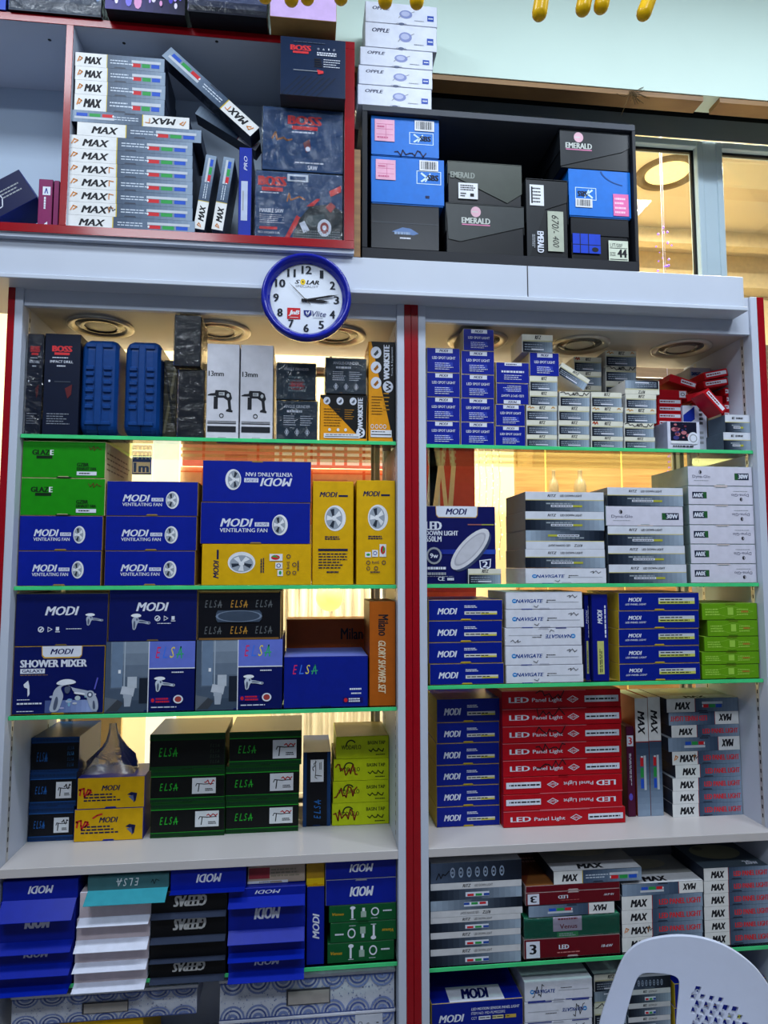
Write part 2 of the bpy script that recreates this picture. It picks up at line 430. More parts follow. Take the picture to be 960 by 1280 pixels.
# glass shelves
def glass_shelf(x0, x1, z, label, y0=0.02, y1=0.446):
    t = 0.013; b = MB()
    b.box(x0+.0015, x1-.0015, y0+.003, y1, z-t, z, SHELFGLASS, 0)
    o = b.obj('glass_shelf'); tag(o, label, 'glass shelf', 'glass shelves of the racks')
    e = MB(); e.box(x0+.0015, x1-.0015, y0, y0+.0028, z-t, z, GREENEDGE, .0008); e.obj('polished_edge', o)
    return z
GY = 0.02
zL1 = glass_shelf(xs2, xm0, WZ(258, 547, GY), 'glass shelf with green edge under the hammer drill cases, left bay')
zL2 = glass_shelf(xs2, xm0, WZ(258, 732, GY), 'glass shelf with green edge under the fan cartons, left bay')
zL3 = glass_shelf(xs2, xm0, WZ(258, 889.5, GY), 'glass shelf with green edge under the shower mixer cartons, left bay')
zR1 = glass_shelf(xm3, xe0, WZ(740, 559, GY), 'glass shelf with green edge under the small spotlight cartons, right bay')
zR2 = glass_shelf(xm3, xe0, WZ(740, 729.5, GY), 'glass shelf with green edge under the downlight cartons, right bay')
zR3 = glass_shelf(xm3, xe0, WZ(740, 853, GY), 'glass shelf with green edge under blue and lime panel cartons, right bay')
zL5 = glass_shelf(xs2, xm0, WZ(440, 1206, GY), 'glass shelf with green edge below the white plank, left bay')
zR5 = glass_shelf(xm3, xe0, WZ(740, 1197, GY), 'glass shelf with green edge below the white plank, right bay')
zP = zPl1
# shop windows behind the two bays (open upper backs), and the two upper windows
def baywin(n, x0, x1):
    fr = .022; z0, z1 = zPl1+.03, zSof-.06
    window(n, x0+fr+.01, x1-fr-.01, z0, z1, fr, yf=DEP+.005, mat=M((186, 182, 172), .45))
baywin(1, xs2, xm0); baywin(2, xm3, xe0)
window(3, xa, xb, WZ(830, 352, .42), ZH-.02, .03)
window(4, xc, WX(1010, 260, .42), WZ(830, 700, .42), ZH-.02, .03)
slab('trim_4', xb+.0301, xc-.0301, 0.425, .495, 0.6, ZH+.012, FRM)
slab('trim_5', XL, XR, 0.415, .419, ZH+.012, ZHT-.001, FRD)
slab('trim_10', XL, xa-.031, 0.425, .495, zTopU+.02, ZH+.011, M((60, 62, 70), .6))
# white ledge over both racks with its lip
lz0, lz1 = WZ(480, 364, -.07), WZ(480, 323, -.07)
lx1 = WX(930, 366, -.07)
lg = slab('trim_6', XL+.3, lx1, -.07, .30, lz0, lz1, WHITE, ch=.002)
lp = slab('trim_7', XL+.3, lx1+.006, -.082, .02, lz0-.016, lz0-.0005, WHITE, ch=.002)
ls = slab('trim_8', WX(659, 350, -.0715), WX(660.2, 350, -.0715), -.0712, -.0702, lz0, lz1, M((60, 60, 66), .6))
slab('trim_9', xs0, xe2, 0.012, .3, zTopU+.0005, lz0-.017, M((196, 198, 204), .5))
# ceiling lamp fittings in the shop
for lx, ly in ((-1.2, -1.3), (0.9, -1.3), (-1.2, -3.2), (0.9, -3.2), (2.17, -1.2)):
    b = MB(); w, d = (.53, .33) if lx < 2 else (.29, .14)
    b.box(lx-w, lx+w, ly-d, ly-d+.03, CEIL-.03, CEIL-.0005, WHITE); b.box(lx-w, lx+w, ly+d-.03, ly+d, CEIL-.03, CEIL-.0005, WHITE)
    b.box(lx-w, lx-w+.03, ly-d+.03, ly+d-.03, CEIL-.03, CEIL-.0005, WHITE); b.box(lx+w-.03, lx+w, ly-d+.03, ly+d-.03, CEIL-.03, CEIL-.0005, WHITE)
    o = b.obj('ceiling_light'); tag(o, 'square-framed white panel light on the shop ceiling', 'ceiling light', 'shop ceiling lights')
# ------------------------------------------------------------------ red-edged cabinet on the ledge
CY = -.10
cx0 = WX(-150, 200, CY); cx1 = WX(443, 200, CY)
cz0 = lz1+.0006
czr0 = WZ(250, 301, CY); czr1 = WZ(250, 290.5, CY)      # red bottom edge
czt0 = WZ(250, 45, CY); czt1 = WZ(250, 35.5, CY)
cd0, cd1 = WX(76.5, 200, CY), WX(85.5, 200, CY)
cxr = WX(430.5, 200, CY)
cab = empty('wall_cabinet', ((cx0+cx1)/2, 0.1, cz0)); tag(cab, 'white open cabinet with glossy red edging standing on the white ledge above the clock', 'cabinet')
CO = Vector(((cx0+cx1)/2, .1, cz0))
def cpart(n, x0, x1, y0, y1, z0, z1, mat=WHITE, ch=.001):
    b = MB(); b.box(x0-CO.x, x1-CO.x, y0-CO.y, y1-CO.y, z0-CO.z, z1-CO.z, mat, ch); return b.obj(n, cab)
CBK = .24
cpart('base_board', cx0, cx1, CY+.008, .1, cz0, czr0-.0003, LAM)
cpart('bottom_panel', cx0, cx1, CY+.003, CBK, czr0, czr1)
cpart('top_panel', cx0, cx1, CY+.003, CBK, czt0, czt1)
cpart('divider', cd0, cd1, CY+.003, CBK-.0005, czr1+.0003, czt0-.0003)
cpart('side_panel', cxr, cx1, CY+.003, CBK-.0005, czr1+.0003, czt0-.0003)
cpart('back_panel', cx0, cx1, CBK, CBK+.012, cz0+.02, czt1, M((188, 204, 224), .45, var=.015, nscale=4))
for n in ((cx0, cx1, czr0, czr1), (cx0, cx1, czt0, czt1), (cd0, cd1, czr1, czt0), (cxr, cx1, czr1, czt0)):
    b = MB(); b.box(n[0]-CO.x, n[1]-CO.x, CY-CO.y, CY+.0028-CO.y, n[2]-CO.z, n[3]-CO.z, REDT, .0008); b.obj('red_edging', cab)
b = MB(); b.box(cx1+.0005-CO.x, WX(451.5, 250, CY)-CO.x, CY+.03-CO.y, CBK-CO.y, 0, WZ(447, 180, CY)-CO.z, PLY, .001); b.obj('plywood_side', cab)
for u, v in ((62, 50), (155, 54), (271, 52)):
    x, y = WX(u, v, CY), Ysolve(u, v, czt0); x = WX(u, v, y)
    b = MB(); b.lathe([(0, -.0012), (.005, -.001), (.006, 0)], M((40, 40, 44), .5), 10, c=(x-CO.x, y-CO.y, czt0-.0002-CO.z)); b.obj('screw_cap', cab)
zC = czr1
# ------------------------------------------------------------------ black cubby for shoe boxes
BY = -.05
kx0, kx1 = WX(452.5, 240, BY), WX(796.5, 240, BY)
kz0, kz1 = lz1+.0006, WZ(625, 143, BY)
kt = .024
kub = empty('black_cubby', ((kx0+kx1)/2, .1, kz0)); tag(kub, 'black open wooden cubby holding shoe boxes on the white ledge', 'cubby')
KO = Vector(((kx0+kx1)/2, .1, kz0)); KBK = .30
BK = M((26, 28, 36), .5, nscale=8)
def kpart(n, x0, x1, y0, y1, z0, z1, mat=BK):
    b = MB(); b.box(x0-KO.x, x1-KO.x, y0-KO.y, y1-KO.y, z0-KO.z, z1-KO.z, mat, .0012); return b.obj(n, kub)
zK = WZ(625, 318, BY)
kpart('bottom_panel', kx0, kx1, BY, KBK, kz0, zK)
kpart('top_panel', kx0, kx1, BY, KBK, kz1-kt, kz1, M((62, 66, 76), .5, nscale=8))
kpart('side_panel', kx0, kx0+kt*.8, BY, KBK-.0005, zK+.0003, kz1-kt-.0003)
kpart('side_panel', kx1-kt*.55, kx1, BY, KBK-.0005, zK+.0003, kz1-kt-.0003)
kpart('back_panel', kx0, kx1, KBK, KBK+.006, kz0+.002, kz1, M((10, 11, 18), .6))
# ================================================================== PRINTED ART
LOGOW = M((214, 218, 232), .45)
def modi(f, a0, a1, b0, b1, mat=LOGOW): f.T('MODI', a0, a1, b0, b1, mat, True, .022)
def fan_icon(f, ca, cb, ra, rb):
    f.E(ca, cb, ra, rb, PW, 28); f.E(ca-ra*.1, cb, ra*.78, rb*.86, M((150, 158, 170), .4), 24)
    dk = M((40, 48, 62), .5)
    for k in range(5):
        a = 2*PI*k/5+.3
        f.P([(ca-ra*.1+ra*.18*math.cos(a), cb+rb*.18*math.sin(a)), (ca-ra*.1+ra*.7*math.cos(a), cb+rb*.75*math.sin(a)), (ca-ra*.1+ra*.72*math.cos(a+.55), cb+rb*.78*math.sin(a+.55)), (ca-ra*.1+ra*.2*math.cos(a+.9), cb+rb*.2*math.sin(a+.9))], dk if k % 2 else PW)
    f.E(ca-ra*.1, cb, ra*.2, rb*.2, PW, 14)
def a_fan(f):
    modi(f, .18, .47, .41, .61); f.R(.49, .62, .42, .52, LOGOW); f.T('EUROPE', .5, .61, .435, .505, BLUE, True)
    f.T('VENTILATING FAN', .175, .605, .28, .375, LOGOW, False, .012); fan_icon(f, .72, .46, .072, .25)
def icons(f, spots, s, mat):
    for i, (a, b) in enumerate(spots):
        if i % 3 == 0: f.ring(a, b, s, s*f.w/f.h, .25, mat)
        elif i % 3 == 1: f.P([(a-s, b-s), (a+s, b-s), (a, b+s*1.2)], mat); f.E(a, b-s*.2, s*.4, s*.4, f_bg(mat))
        else: f.R(a-s*.6, a+s*.6, b-s*1.0, b+s*1.2, mat)
def f_bg(mat): return INK
def a_fan_side(f):     # tall yellow carton
    modi(f, .17, .6, .845, .895, NAVY); f.R(.63, .86, .848, .866, NAVY); fan_icon(f, .55, .64, .26, .125)
    f.L(.3, .75, .43, .47, 2, NAVY)
    if getattr(f, 'alt', 0):
        f.R(.14, .86, .325, .345, NAVY); f.L(.15, .85, .15, .31, 6, NAVY, .35); f.L(.35, .7, .11, .135, 1, NAVY)
    else:
        for a0, a1, b0, b1, c in ((.22, .37, .26, .31, PW), (.40, .55, .265, .33, PW), (.59, .76, .265, .385, PW)): f.R(a0, a1, b0, b1, c)
        f.E(.3, .285, .05, .012, SGREEN); f.ring(.475, .3, .05, .02, .3, BLUE); f.E(.675, .33, .06, .04, PRED); f.P([(.66, .295), (.735, .34), (.69, .37)], SGREEN)
        f.T('RoHS', .4, .58, .2, .225, NAVY); f.ring(.3, .21, .05, .02, .3, NAVY); f.ring(.7, .21, .05, .02, .3, NAVY)
        f.ring(.3, .155, .045, .018, .3, NAVY); f.ring(.5, .155, .05, .02, .3, NAVY); f.L(.35, .65, .11, .13, 1, NAVY)
def a_fan_side2(f): f.alt = 1; a_fan_side(f)
def a_glaze(f):
    dk = M((6, 34, 10), .5); f.T('GLAZ', .12, .325, .62, .76, dk, False, .03); f.R(.17, .36, .52, .6, dk)
    f.T('E', .335, .37, .62, .76, PW, False, .03); f.T('GZBR', .66, .80, .32, .42, dk, False, .02); f.T('EXHAUST FAN', .66, .89, .22, .3, dk, False, .02)
    f.R(.66, .9, .08, .18, LOGOW); f.L(.69, .87, .1, .16, 1, dk); f.K([(.8, .86), (.82, .78), (.86, .88), (.86, .76), (.9, .86), (.93, .8), (.95, .8)], .018, M((90, 60, 20), .6))
    f.R(.42, .6, 0, .03, dk)
def blob(g, pts, mat, it=2):
    L = list(pts)
    for _ in range(it):
        Q = []
        for i in range(len(L)):
            p, q = L[i], L[(i+1) % len(L)]; Q += [(p[0]*.75+q[0]*.25, p[1]*.75+q[1]*.25), (p[0]*.25+q[0]*.75, p[1]*.25+q[1]*.75)]
        L = Q
    g.P(L, mat)
def tap(f, a0, a1, b0, b1, mat=None, dk=None):    # chrome single-lever mixer with spout, printed
    m = mat or M((170, 178, 196), .35); d = dk or M((84, 94, 116), .4); h = M((226, 230, 238), .35)
    g = f.sub(a0, a1, b0, b1)
    blob(g, [(.16, .0), (.3, .02), (.36, .34), (.46, .5), (.42, .78), (.22, .8), (.1, .6), (.14, .3)], m)                       # body
    blob(g, [(.34, .62), (.62, .6), (.86, .5), (1.0, .5), (1.0, .36), (.9, .32), (.66, .42), (.4, .42)], m)                      # spout
    blob(g, [(.02, .86), (.2, .98), (.46, .98), (.58, .86), (.5, .76), (.2, .76)], h)                                           # lever
    blob(g, [(.44, .56), (.7, .54), (.86, .45), (.7, .46), (.46, .47)], d); blob(g, [(.2, .06), (.26, .06), (.3, .4), (.24, .6), (.18, .4)], d); blob(g, [(.3, .7), (.4, .7), (.4, .6), (.34, .54)], d); g.E(.94, .43, .035, .06, d, 12)
def mixer_art(f, a0, a1, b0, b1):                 # two-pillar shower mixer with lever and chrome base
    m = M((168, 176, 194), .35); d = M((78, 88, 112), .4); h = M((222, 226, 236), .35); g = f.sub(a0, a1, b0, b1)
    blob(g, [(.0, .0), (.2, .0), (.26, .3), (.3, .5), (.22, .72), (.3, .8), (.42, .8), (.5, .55), (.74, .48), (.78, .3), (.86, .0), (1.0, .0), (.98, .36), (.88, .58), (.66, .66), (.46, .72), (.3, .86), (.1, .7), (.06, .34)], m)
    blob(g, [(.12, .86), (.26, .98), (.44, .98), (.56, .88), (.44, .82), (.2, .8)], h); blob(g, [(.3, .76), (.44, .76), (.4, .54), (.32, .56)], d)
    blob(g, [(.5, .6), (.72, .55), (.72, .5), (.5, .53)], h); blob(g, [(.08, .06), (.16, .06), (.2, .4), (.14, .5)], d); g.E(.82, .5, .09, .13, m, 16); g.E(.82, .5, .06, .09, d, 14); g.E(.82, .5, .03, .05, h, 10); blob(g, [(.88, .06), (.94, .06), (.92, .3), (.88, .34)], d)
def a_tapbox(f):
    modi(f, .32, .68, .58, .75); tap(f, .74, .95, .38, .62)
    m = LOGOW; f.ring(.28, .315, .033, .055, .3, m); f.P([(.26, .3), (.275, .28), (.305, .34), (.295, .35)], m); f.ring(.37, .315, .035, .06, .35, m, 3); f.R(.44, .475, .29, .36, m); f.R(.435, .485, .26, .275, m)
    f.L(.55, .74, .31, .335, 1, m)
def a_tapbox2(f):
    modi(f, .31, .67, .58, .75); tap(f, .235, .47, .22, .54); m = LOGOW
    f.ring(.55, .44, .033, .055, .3, m); f.P([(.53, .42), (.545, .4), (.575, .46), (.565, .47)], m); f.ring(.64, .44, .035, .06, .35, m, 3); f.R(.71, .745, .41, .48, m); f.R(.705, .755, .38, .395, m)
    f.L(.55, .74, .33, .355, 1, m)
def a_mixer(f):
    f.P([(.30, 1), (.305, .86), (.33, .82), (.72, .82), (.745, .86), (.75, 1)], M((204, 160, 60), .4))
    f.P([(.31, 1), (.315, .87), (.34, .84), (.715, .84), (.74, .87), (.74, 1)], LOGOW); f.T('MODI', .4, .65, .88, .96, DBLUE, True, .022)
    f.T('SHOWER MIXER', .08, .8, .69, .8, LOGOW, False, .03); f.R(.08, .345, .6, .67, LOGOW); f.T('GALAXY', .1, .33, .615, .66, DBLUE, False, .02)
    f.L(.08, .38, .57, .585, 1, M((180, 140, 70), .5), .4)
    f.P([(.12, .44), (.17, .5), (.185, .42), (.19, .3), (.17, .26), (.165, .38), (.13, .4)], LOGOW)
    f.grad(.36, .93, .02, .2, (70, 86, 140), (150, 168, 214), 5); 
    for i in range(14):
        r = random.Random(i); f.E(.36+.57*r.random(), .05+.24*r.random(), .012+.025*r.random(), .012+.025*r.random(), M((120+int(80*r.random()), 140+int(60*r.random()), 200), .4), 9)
    mixer_art(f, .4, .95, .03, .52); f.K([(.9, .36), (.93, .52)], .02, M((90, 90, 190), .4))
    f.L(.06, .25, .21, .23, 1, LOGOW); f.L(.06, .33, .15, .175, 1, LOGOW, .9); f.L(.06, .28, .04, .06, 1, LOGOW)
ELC = [M((206, 40, 96), .5), M((60, 110, 220), .5), M((220, 200, 90), .5), M((50, 160, 110), .5)]
def elsa_col(f, a0, a1, b0, b1, cols=ELC):
    w = (a1-a0)/4
    for i, ch in enumerate('ELSA'):
        a = a0+w*i
        if ch == 'A': f.K([(a+w*.1, b0), (a+w*.6, b1), (a+w*.72, b0)], (b1-b0)*.11, cols[i]); f.K([(a, b0+(b1-b0)*.3), (a+w*.95, b0+(b1-b0)*.36)], (b1-b0)*.11, cols[i])
        else: f.T(ch, a+w*.05, a+w*.78, b0, b1, cols[i], True, 0)
def elsa(f, a0, a1, b0, b1, mat): elsa_col(f, a0, a1, b0, b1, [mat]*4)
def bath(f, a0, a1, b0, b1):       # printed bathroom picture
    g = f.sub(a0, a1, b0, b1); g.grad(0, 1, 0, 1, (58, 72, 92), (126, 140, 158), 6, True)
    g.R(0, .12, .1, 1, M((70, 84, 104), .4)); g.R(.14, .4, .35, 1, M((104, 124, 150), .4)); g.R(.43, .46, .2, 1, M((160, 172, 188), .4))
    g.P([(.36, .26), (.66, .22), (.7, .34), (.4, .37)], M((186, 192, 204), .4)); g.R(.52, .74, .34, .5, M((178, 186, 198), .4)); g.P([(.46, .08), (.6, .08), (.64, .24), (.44, .26)], M((160, 168, 182), .4))
    g.R(.8, 1, .12, .48, M((26, 34, 48), .4)); g.P([(.02, .02), (.3, .18), (.44, .13), (.3, .02)], M((58, 62, 70), .5)); g.R(.3, .36, .55, .6, PW); g.P([(0, .0), (.3, .18), (0, .22)], M((92, 100, 112), .5))
def a_elsabath(f):
    bath(f, 0, .475, 0, 1); f.R(.475, .485, 0, 1, LOGOW); f.R(.485, 1, .62, 1, M((96, 112, 200), .4)); f.R(.485, 1, .605, .62, LOGOW)
    elsa_col(f, .55, .87, .76, .92); f.L(.74, .9, .54, .57, 1, LOGOW); tap(f, .53, .78, .28, .5, M((190, 200, 214), .35))
    f.R(.5, .74, .12, .2, M((20, 20, 110), .4)); f.E(.535, .16, .018, .028, PRED); f.L(.57, .73, .12, .2, 2, PRED, .6); f.E(.82, .17, .05, .055, M((160, 60, 60), .4)); f.ring(.82, .17, .055, .06, .3, LOGOW); f.L(.52, .92, .05, .075, 1, LOGOW)
def a_elsablue(f):
    elsa_col(f, .1, .4, .66, .84); f.L(.78, .94, .32, .38, 1, LOGOW); f.L(.8, .94, .24, .29, 1, LOGOW); f.R(.7, .94, .08, .19, M((20, 16, 96), .4)); f.E(.735, .135, .022, .04, PRED); f.L(.77, .92, .09, .18, 2, LOGOW, .6)
def a_elsablk(f):
    g1 = M((92, 96, 100), .5); g2 = M((176, 128, 50), .5)
    for i, a in enumerate((.08, .39, .69)):
        for b in (.66, .12): elsa(f, a, a+.21, b, b+.15, g2 if i == 1 else g1)
    f.R(.02, .98, .0, .04, M((120, 84, 40), .5)); f.R(.02, .98, .96, .99, M((120, 84, 40), .5))
    f.P([(.24, .36), (.74, .36), (.77, .42), (.77, .54), (.74, .6), (.24, .6), (.22, .54), (.22, .42)], M((60, 72, 90), .35)); f.ring(.495, .48, .28, .12, .1, M((110, 124, 146), .4), 24)
def a_milano(f): f.T('Milano', .66, 1.0, .42, .74, INK, False, .01); f.T('GLORY SHOWER SET', .66, .99, .18, .32, M((120, 60, 20), .5))
def a_milano_v(f):  f.T('Milano', .13, .33, .34, .72, INK, False, .01); f.T('GLORY SHOWER SET', .38, .88, .34, .62, M((226, 206, 170), .5), True, .012)
def pattern_strip(f, b0, b1, mat):
    f.R(0, 1, b0, b1, mat); d = M((10, 24, 34), .5); n = 46
    f.up()
    for i in range(n):
        a = (i+.3)/n; f.mb.add([f.pt(a, b0+(b1-b0)*.3), f.pt(a+.4/n, b0+(b1-b0)*.3), f.pt(a+.4/n, b0+(b1-b0)*.75), f.pt(a, b0+(b1-b0)*.75)], [(0, 1, 2, 3)], d)
def mk_elsa_tele(rgb, lo, sticker=True):
    def art(f):
        m = M(rgb, .4); pattern_strip(f, .82, 1, m); pattern_strip(f, 0, .14, m); f.R(0, 1, .8, .82, M(lo, .4)); f.R(0, 1, .14, .15, M(lo, .4))
        elsa(f, .12, .37, .38, .6, M(lo, .4)); f.R(.325, .328, .15, .8, M((30, 34, 42), .5))
    return art
a_elsa_b = mk_elsa_tele((14, 52, 104), (36, 100, 176)); a_elsa_g = mk_elsa_tele((8, 66, 20), (40, 176, 50))
def a_elsa_b_top(f):
    pattern_strip(f, .84, 1, M((16, 62, 124), .4)); pattern_strip(f, 0, .08, M((14, 52, 104), .4)); elsa(f, .12, .35, .32, .58, M((36, 100, 176), .4))
    for k in range(4): elsa(f, .76, .9, .16+.16*k, .26+.16*k, M((28, 70, 110) if k != 2 else (60, 130, 190), .4))
def a_elsa_g_top(f):
    pattern_strip(f, .82, 1, M((8, 66, 20), .4)); pattern_strip(f, 0, .1, M((8, 66, 20), .4)); elsa(f, .12, .37, .38, .62, M((40, 176, 50), .4))
    for k in range(4): elsa(f, .8, .93, .16+.15*k, .25+.15*k, M((40, 60, 46), .4))
def sticker_art(f, red=True, seed=1):
    f.K([(.15, .5), (.2, .65), (.5, .6), (.9, .62)], .05, INK); f.K([(.3, .6), (.26, .15)], .06, INK); scribble(f, .5, .95, .55, .85, PRED if red else INK, .06, seed, 7); f.L(.55, .92, .15, .35, 2, INK)
def a_wrapyel(f):
    modi(f, .36, .63, .57, .74, NAVY); f.L(.1, .65, .22, .5, 3, NAVY, .5); f.P([(.74, .42), (.8, .5), (.89, .46), (.87, .22), (.84, .16), (.82, .38)], NAVY); f.P([(.76, .36), (.83, .4), (.85, .18)], M((90, 100, 140), .4))
    f.K([(.04, .45), (.05, .6), (.03, .62), (.1, .66), (.1, .5), (.11, .38), (.16, .62), (.2, .6), (.16, .46), (.21, .54)], .05, PRED)
def a_wrapyel2(f):
    a_wrapyel(f); f.K([(.27, .72), (.33, .8), (.4, .84)], .05, PRED)
def a_basin(f):
    g = M((40, 52, 10), .5); f.T('WODAFLO', .1, .47, .42, .62, g, False, .01); f.ring(.28, .6, .1, .26, .25, g, 18, .5, 3.4); f.T('BASIN TAP', .6, .93, .62, .78, g, False, .012)
    f.K([(.62, .38), (.66, .3), (.7, .42), (.74, .32), (.78, .32), (.8, .44), (.84, .34), (.88, .3), (.9, .42)], .045, g); f.L(.75, .95, .12, .2, 1, g)
    if getattr(f, 'mark', 0): scribble(f, .03, .42, .2, .8, M((130, 40, 20), .5), .06, f.mark, 12)
def mk_basin(k):
    def a(f): f.mark = k; a_basin(f)
    return a
def tabhole(f, col=INK):
    f.P([(.38, .5), (.45, .62), (.47, .82), (.53, .82), (.55, .62), (.62, .5), (.55, .38), (.53, .22), (.47, .22), (.45, .38)], col)
def a_modi_c(f): modi(f, .33, .66, .3, .68)
def a_elsa_teal(f): elsa(f, .37, .65, .25, .75, PW); f.K([(.12, .5), (.16, .4), (.18, .7), (.2, .4), (.22, .6)], .04, INK)
def a_geepas(f): f.T('GEEPAS', .28, .7, .22, .72, M((200, 200, 200), .5), True, .03)
def a_plain(f): pass
def a_pinkred(f): f.R(.02, .38, .25, .85, M((150, 50, 60), .5)); f.L(.4, .98, .3, .8, 3, M((140, 130, 110), .5)); f.R(0, .7, 0, .14, PW); f.L(.2, .5, .03, .1, 1, INK)
def a_venus(f):
    f.T('Venus', .05, .22, .42, .58, M((196, 150, 30), .5), True, .02); f.R(.33, .36, .2, .8, LOGOW); f.E(.35, .82, .04, .1, LOGOW); f.R(.47, .55, .25, .6, M((150, 170, 160), .4)); f.R(.49, .53, .6, .8, LOGOW); f.ring(.68, .55, .06, .25, .3, LOGOW); f.L(.62, .76, .15, .2, 1, LOGOW); f.L(.8, .95, .5, .65, 1, LOGOW); f.R(.31, .39, .14, .17, LOGOW)
def a_porcelain(f):
    base = M((200, 204, 218), .35); f.R(0, 1, 0, 1, base); b1 = M((70, 88, 150), .4); b2 = M((120, 136, 186), .4); b3 = M((160, 170, 204), .4); r = random.Random(5)
    for k in range(7):                       # porcelain scallops of fine dots along both edges
        a = (k+.5)/7
        for b, sg in ((.0, 1), (1.0, -1)):
            q0, q1 = (0, PI) if sg > 0 else (PI, 2*PI)
            for m_, (ra, rb, t) in enumerate(((.07, .36, .16), (.05, .25, .2), (.03, .14, .6))): f.ring(a, b, ra, rb, t, (b2, b1, b2)[m_], 16, q0, q1)
    f.up()
    for i in range(420):
        a, b = r.random(), r.random(); s = r.uniform(.0015, .004)
        f.mb.add([f.pt(max(0, a-s), b), f.pt(a, max(0, b-s*7)), f.pt(min(1, a+s), b), f.pt(a, min(1, b+s*7))], [(0, 1, 2, 3)], (b1, b2, b3)[i % 3])
    f.R(0, 1, 0, .03, b1); f.R(0, 1, .97, 1, b1)
def a_porc_hole(f): a_porcelain(f); f.R(.375, .625, .28, .72, M((60, 62, 70), .6)); f.R(.385, .62, .30, .66, M((168, 162, 158), .5))
def a_porc_ce(f): a_porcelain(f); f.R(.77, .93, .3, 1, M((196, 200, 214), .35)); icons(f, [(.80, .75), (.845, .75), (.9, .75), (.8, .45), (.84, .45), (.88, .45)], .012, INK)
# lighting cartons
def a_spot(f):
    f.R(.26, .78, .8, .97, LOGOW); f.T('MODI', .38, .64, .83, .94, DBLUE, True, .02); f.T('LED SPOT LIGHT', .16, .86, .54, .65, LOGOW, False, .012)
    f.R(.24, .46, .24, .42, M((40, 60, 170), .4)); f.R(.52, .78, .24, .42, M((40, 60, 170), .4)); f.L(.24, .8, .1, .42, 4, LOGOW, .3)
def a_spot2(f):
    f.R(.26, .78, .84, .99, LOGOW); f.L(.3, .7, .86, .95, 1, DBLUE); f.L(.16, .86, .5, .6, 1, LOGOW, .9); f.L(.24, .8, .14, .42, 3, LOGOW, .3)
DKN = (16, 24, 38); STL = (150, 166, 184)
def mk_ritz(seed=0, wear=0):
    def a(f):
        f.R(0, 1, .68, 1, M((216, 214, 200), .45)); f.grad(.02, .98, 0, .6, DKN, STL, 6); f.R(0, .98, .6, .68, M((190, 186, 150), .45)); f.R(0, .02, 0, .68, M((206, 206, 204), .45))
        f.T('RITZ', .42, .62, .74, .95, INK, True, .02)
        f.L(.08, .68, .08, .5, 3, M((150, 160, 176), .4), .35); f.R(.3, .7, .12, .2, LOGOW)
        if wear == 1: f.K([(.05, .84), (.12, .93), (.14, .78), (.2, .88), (.25, .82)], .05, M((206, 140, 40), .5)); f.K([(.82, .82), (.86, .92), (.92, .84)], .05, M((206, 140, 40), .5))
        if wear == 2: scribble(f, .02, .95, .7, .98, INK, .05, seed+3, 16)
        if wear == 3: f.K([(.05, .84), (.1, .95), (.12, .78), (.18, .95), (.2, .8)], .07, M((190, 70, 30), .5))
    return a
def a_ritzflat(f):     # wide downlight carton
    f.R(0, 1, .6, 1, M((206, 210, 222), .42)); f.grad(.0, 1, 0, .56, DKN, STL, 8); f.R(0, 1, .56, .6, M((200, 190, 130), .45))
    f.T('RITZ', .28, .39, .74, .87, INK, True, .02); f.T('LED DOWN LIGHT', .44, .72, .75, .86, INK, False, .012)
    f.L(.26, .6, .34, .46, 1, M((150, 160, 170), .4)); f.R(.32, .72, .22, .33, LOGOW); f.R(.6, .72, .22, .33, M((170, 170, 60), .5)); f.L(.33, .6, .24, .31, 1, INK)
def a_ritzslim(f):
    f.R(0, 1, .62, 1, M((200, 200, 204), .42)); f.grad(0, 1, 0, .6, DKN, STL, 8); f.T('RITZ', .35, .44, .72, .9, INK, True, .02); f.T('LED DOWN LIGHT', .48, .68, .73, .87, INK)
    f.R(.38, .64, .16, .42, LOGOW); f.R(.4, .47, .18, .32, PRED); f.R(.49, .56, .18, .32, SGREEN); f.R(.58, .64, .18, .32, M((30, 70, 160), .5))
def a_ritzicons(f):
    f.grad(0, 1, .0, 1, (70, 84, 108), DKN, 8); 
    for i in range(7): f.ring(.24+.09*i, .5, .026, .26, .35, M((150, 166, 190), .4)); f.L(.225+.09*i, .255+.09*i, .4, .6, 1, M((150, 166, 190), .4))
    f.K([(.06, .2), (.09, .5), (.11, .25), (.13, .45), (.16, .4), (.2, .6)], .05, INK)
def logo_nav(f, a0, a1, b0, b1, mat):
    f.E(a0+.03, (b0+b1)/2, .03, (b1-b0)*.62, M((40, 130, 200), .4)); f.R(a0+.015, a0+.05, (b0+b1)/2-.02, (b0+b1)/2+.03, LOGOW); f.T('NAVIGATE', a0+.05, a1, b0, b1, mat, True, .02)
def a_nav(f):
    m = M((18, 62, 140), .45); logo_nav(f, .08, .48, .38, .58, m); f.L(.53, .7, .48, .56, 1, INK); f.R(.52, .95, .40, .42, GREY); f.E(.535, .41, .012, .03, INK)
    f.K([(.8, .74), (.84, .8), (.83, .66), (.87, .82), (.9, .66), (.93, .76)], .03, INK); f.K([(.36, .2), (.4, .12), (.42, .24)], .03, INK); f.R(.2, .34, 0, .04, M((30, 50, 140), .4))
def a_nav2(f):
    m = M((18, 62, 140), .45); logo_nav(f, .08, .45, .4, .58, m); f.L(.53, .7, .58, .64, 1, INK); f.R(.5, .95, .48, .5, GREY); scribble(f, .12, .28, .15, .9, INK, .035, 4, 9); f.R(.05, .3, 0, .05, M((30, 50, 140), .4)); f.R(.6, .95, 0, .05, M((30, 50, 140), .4))
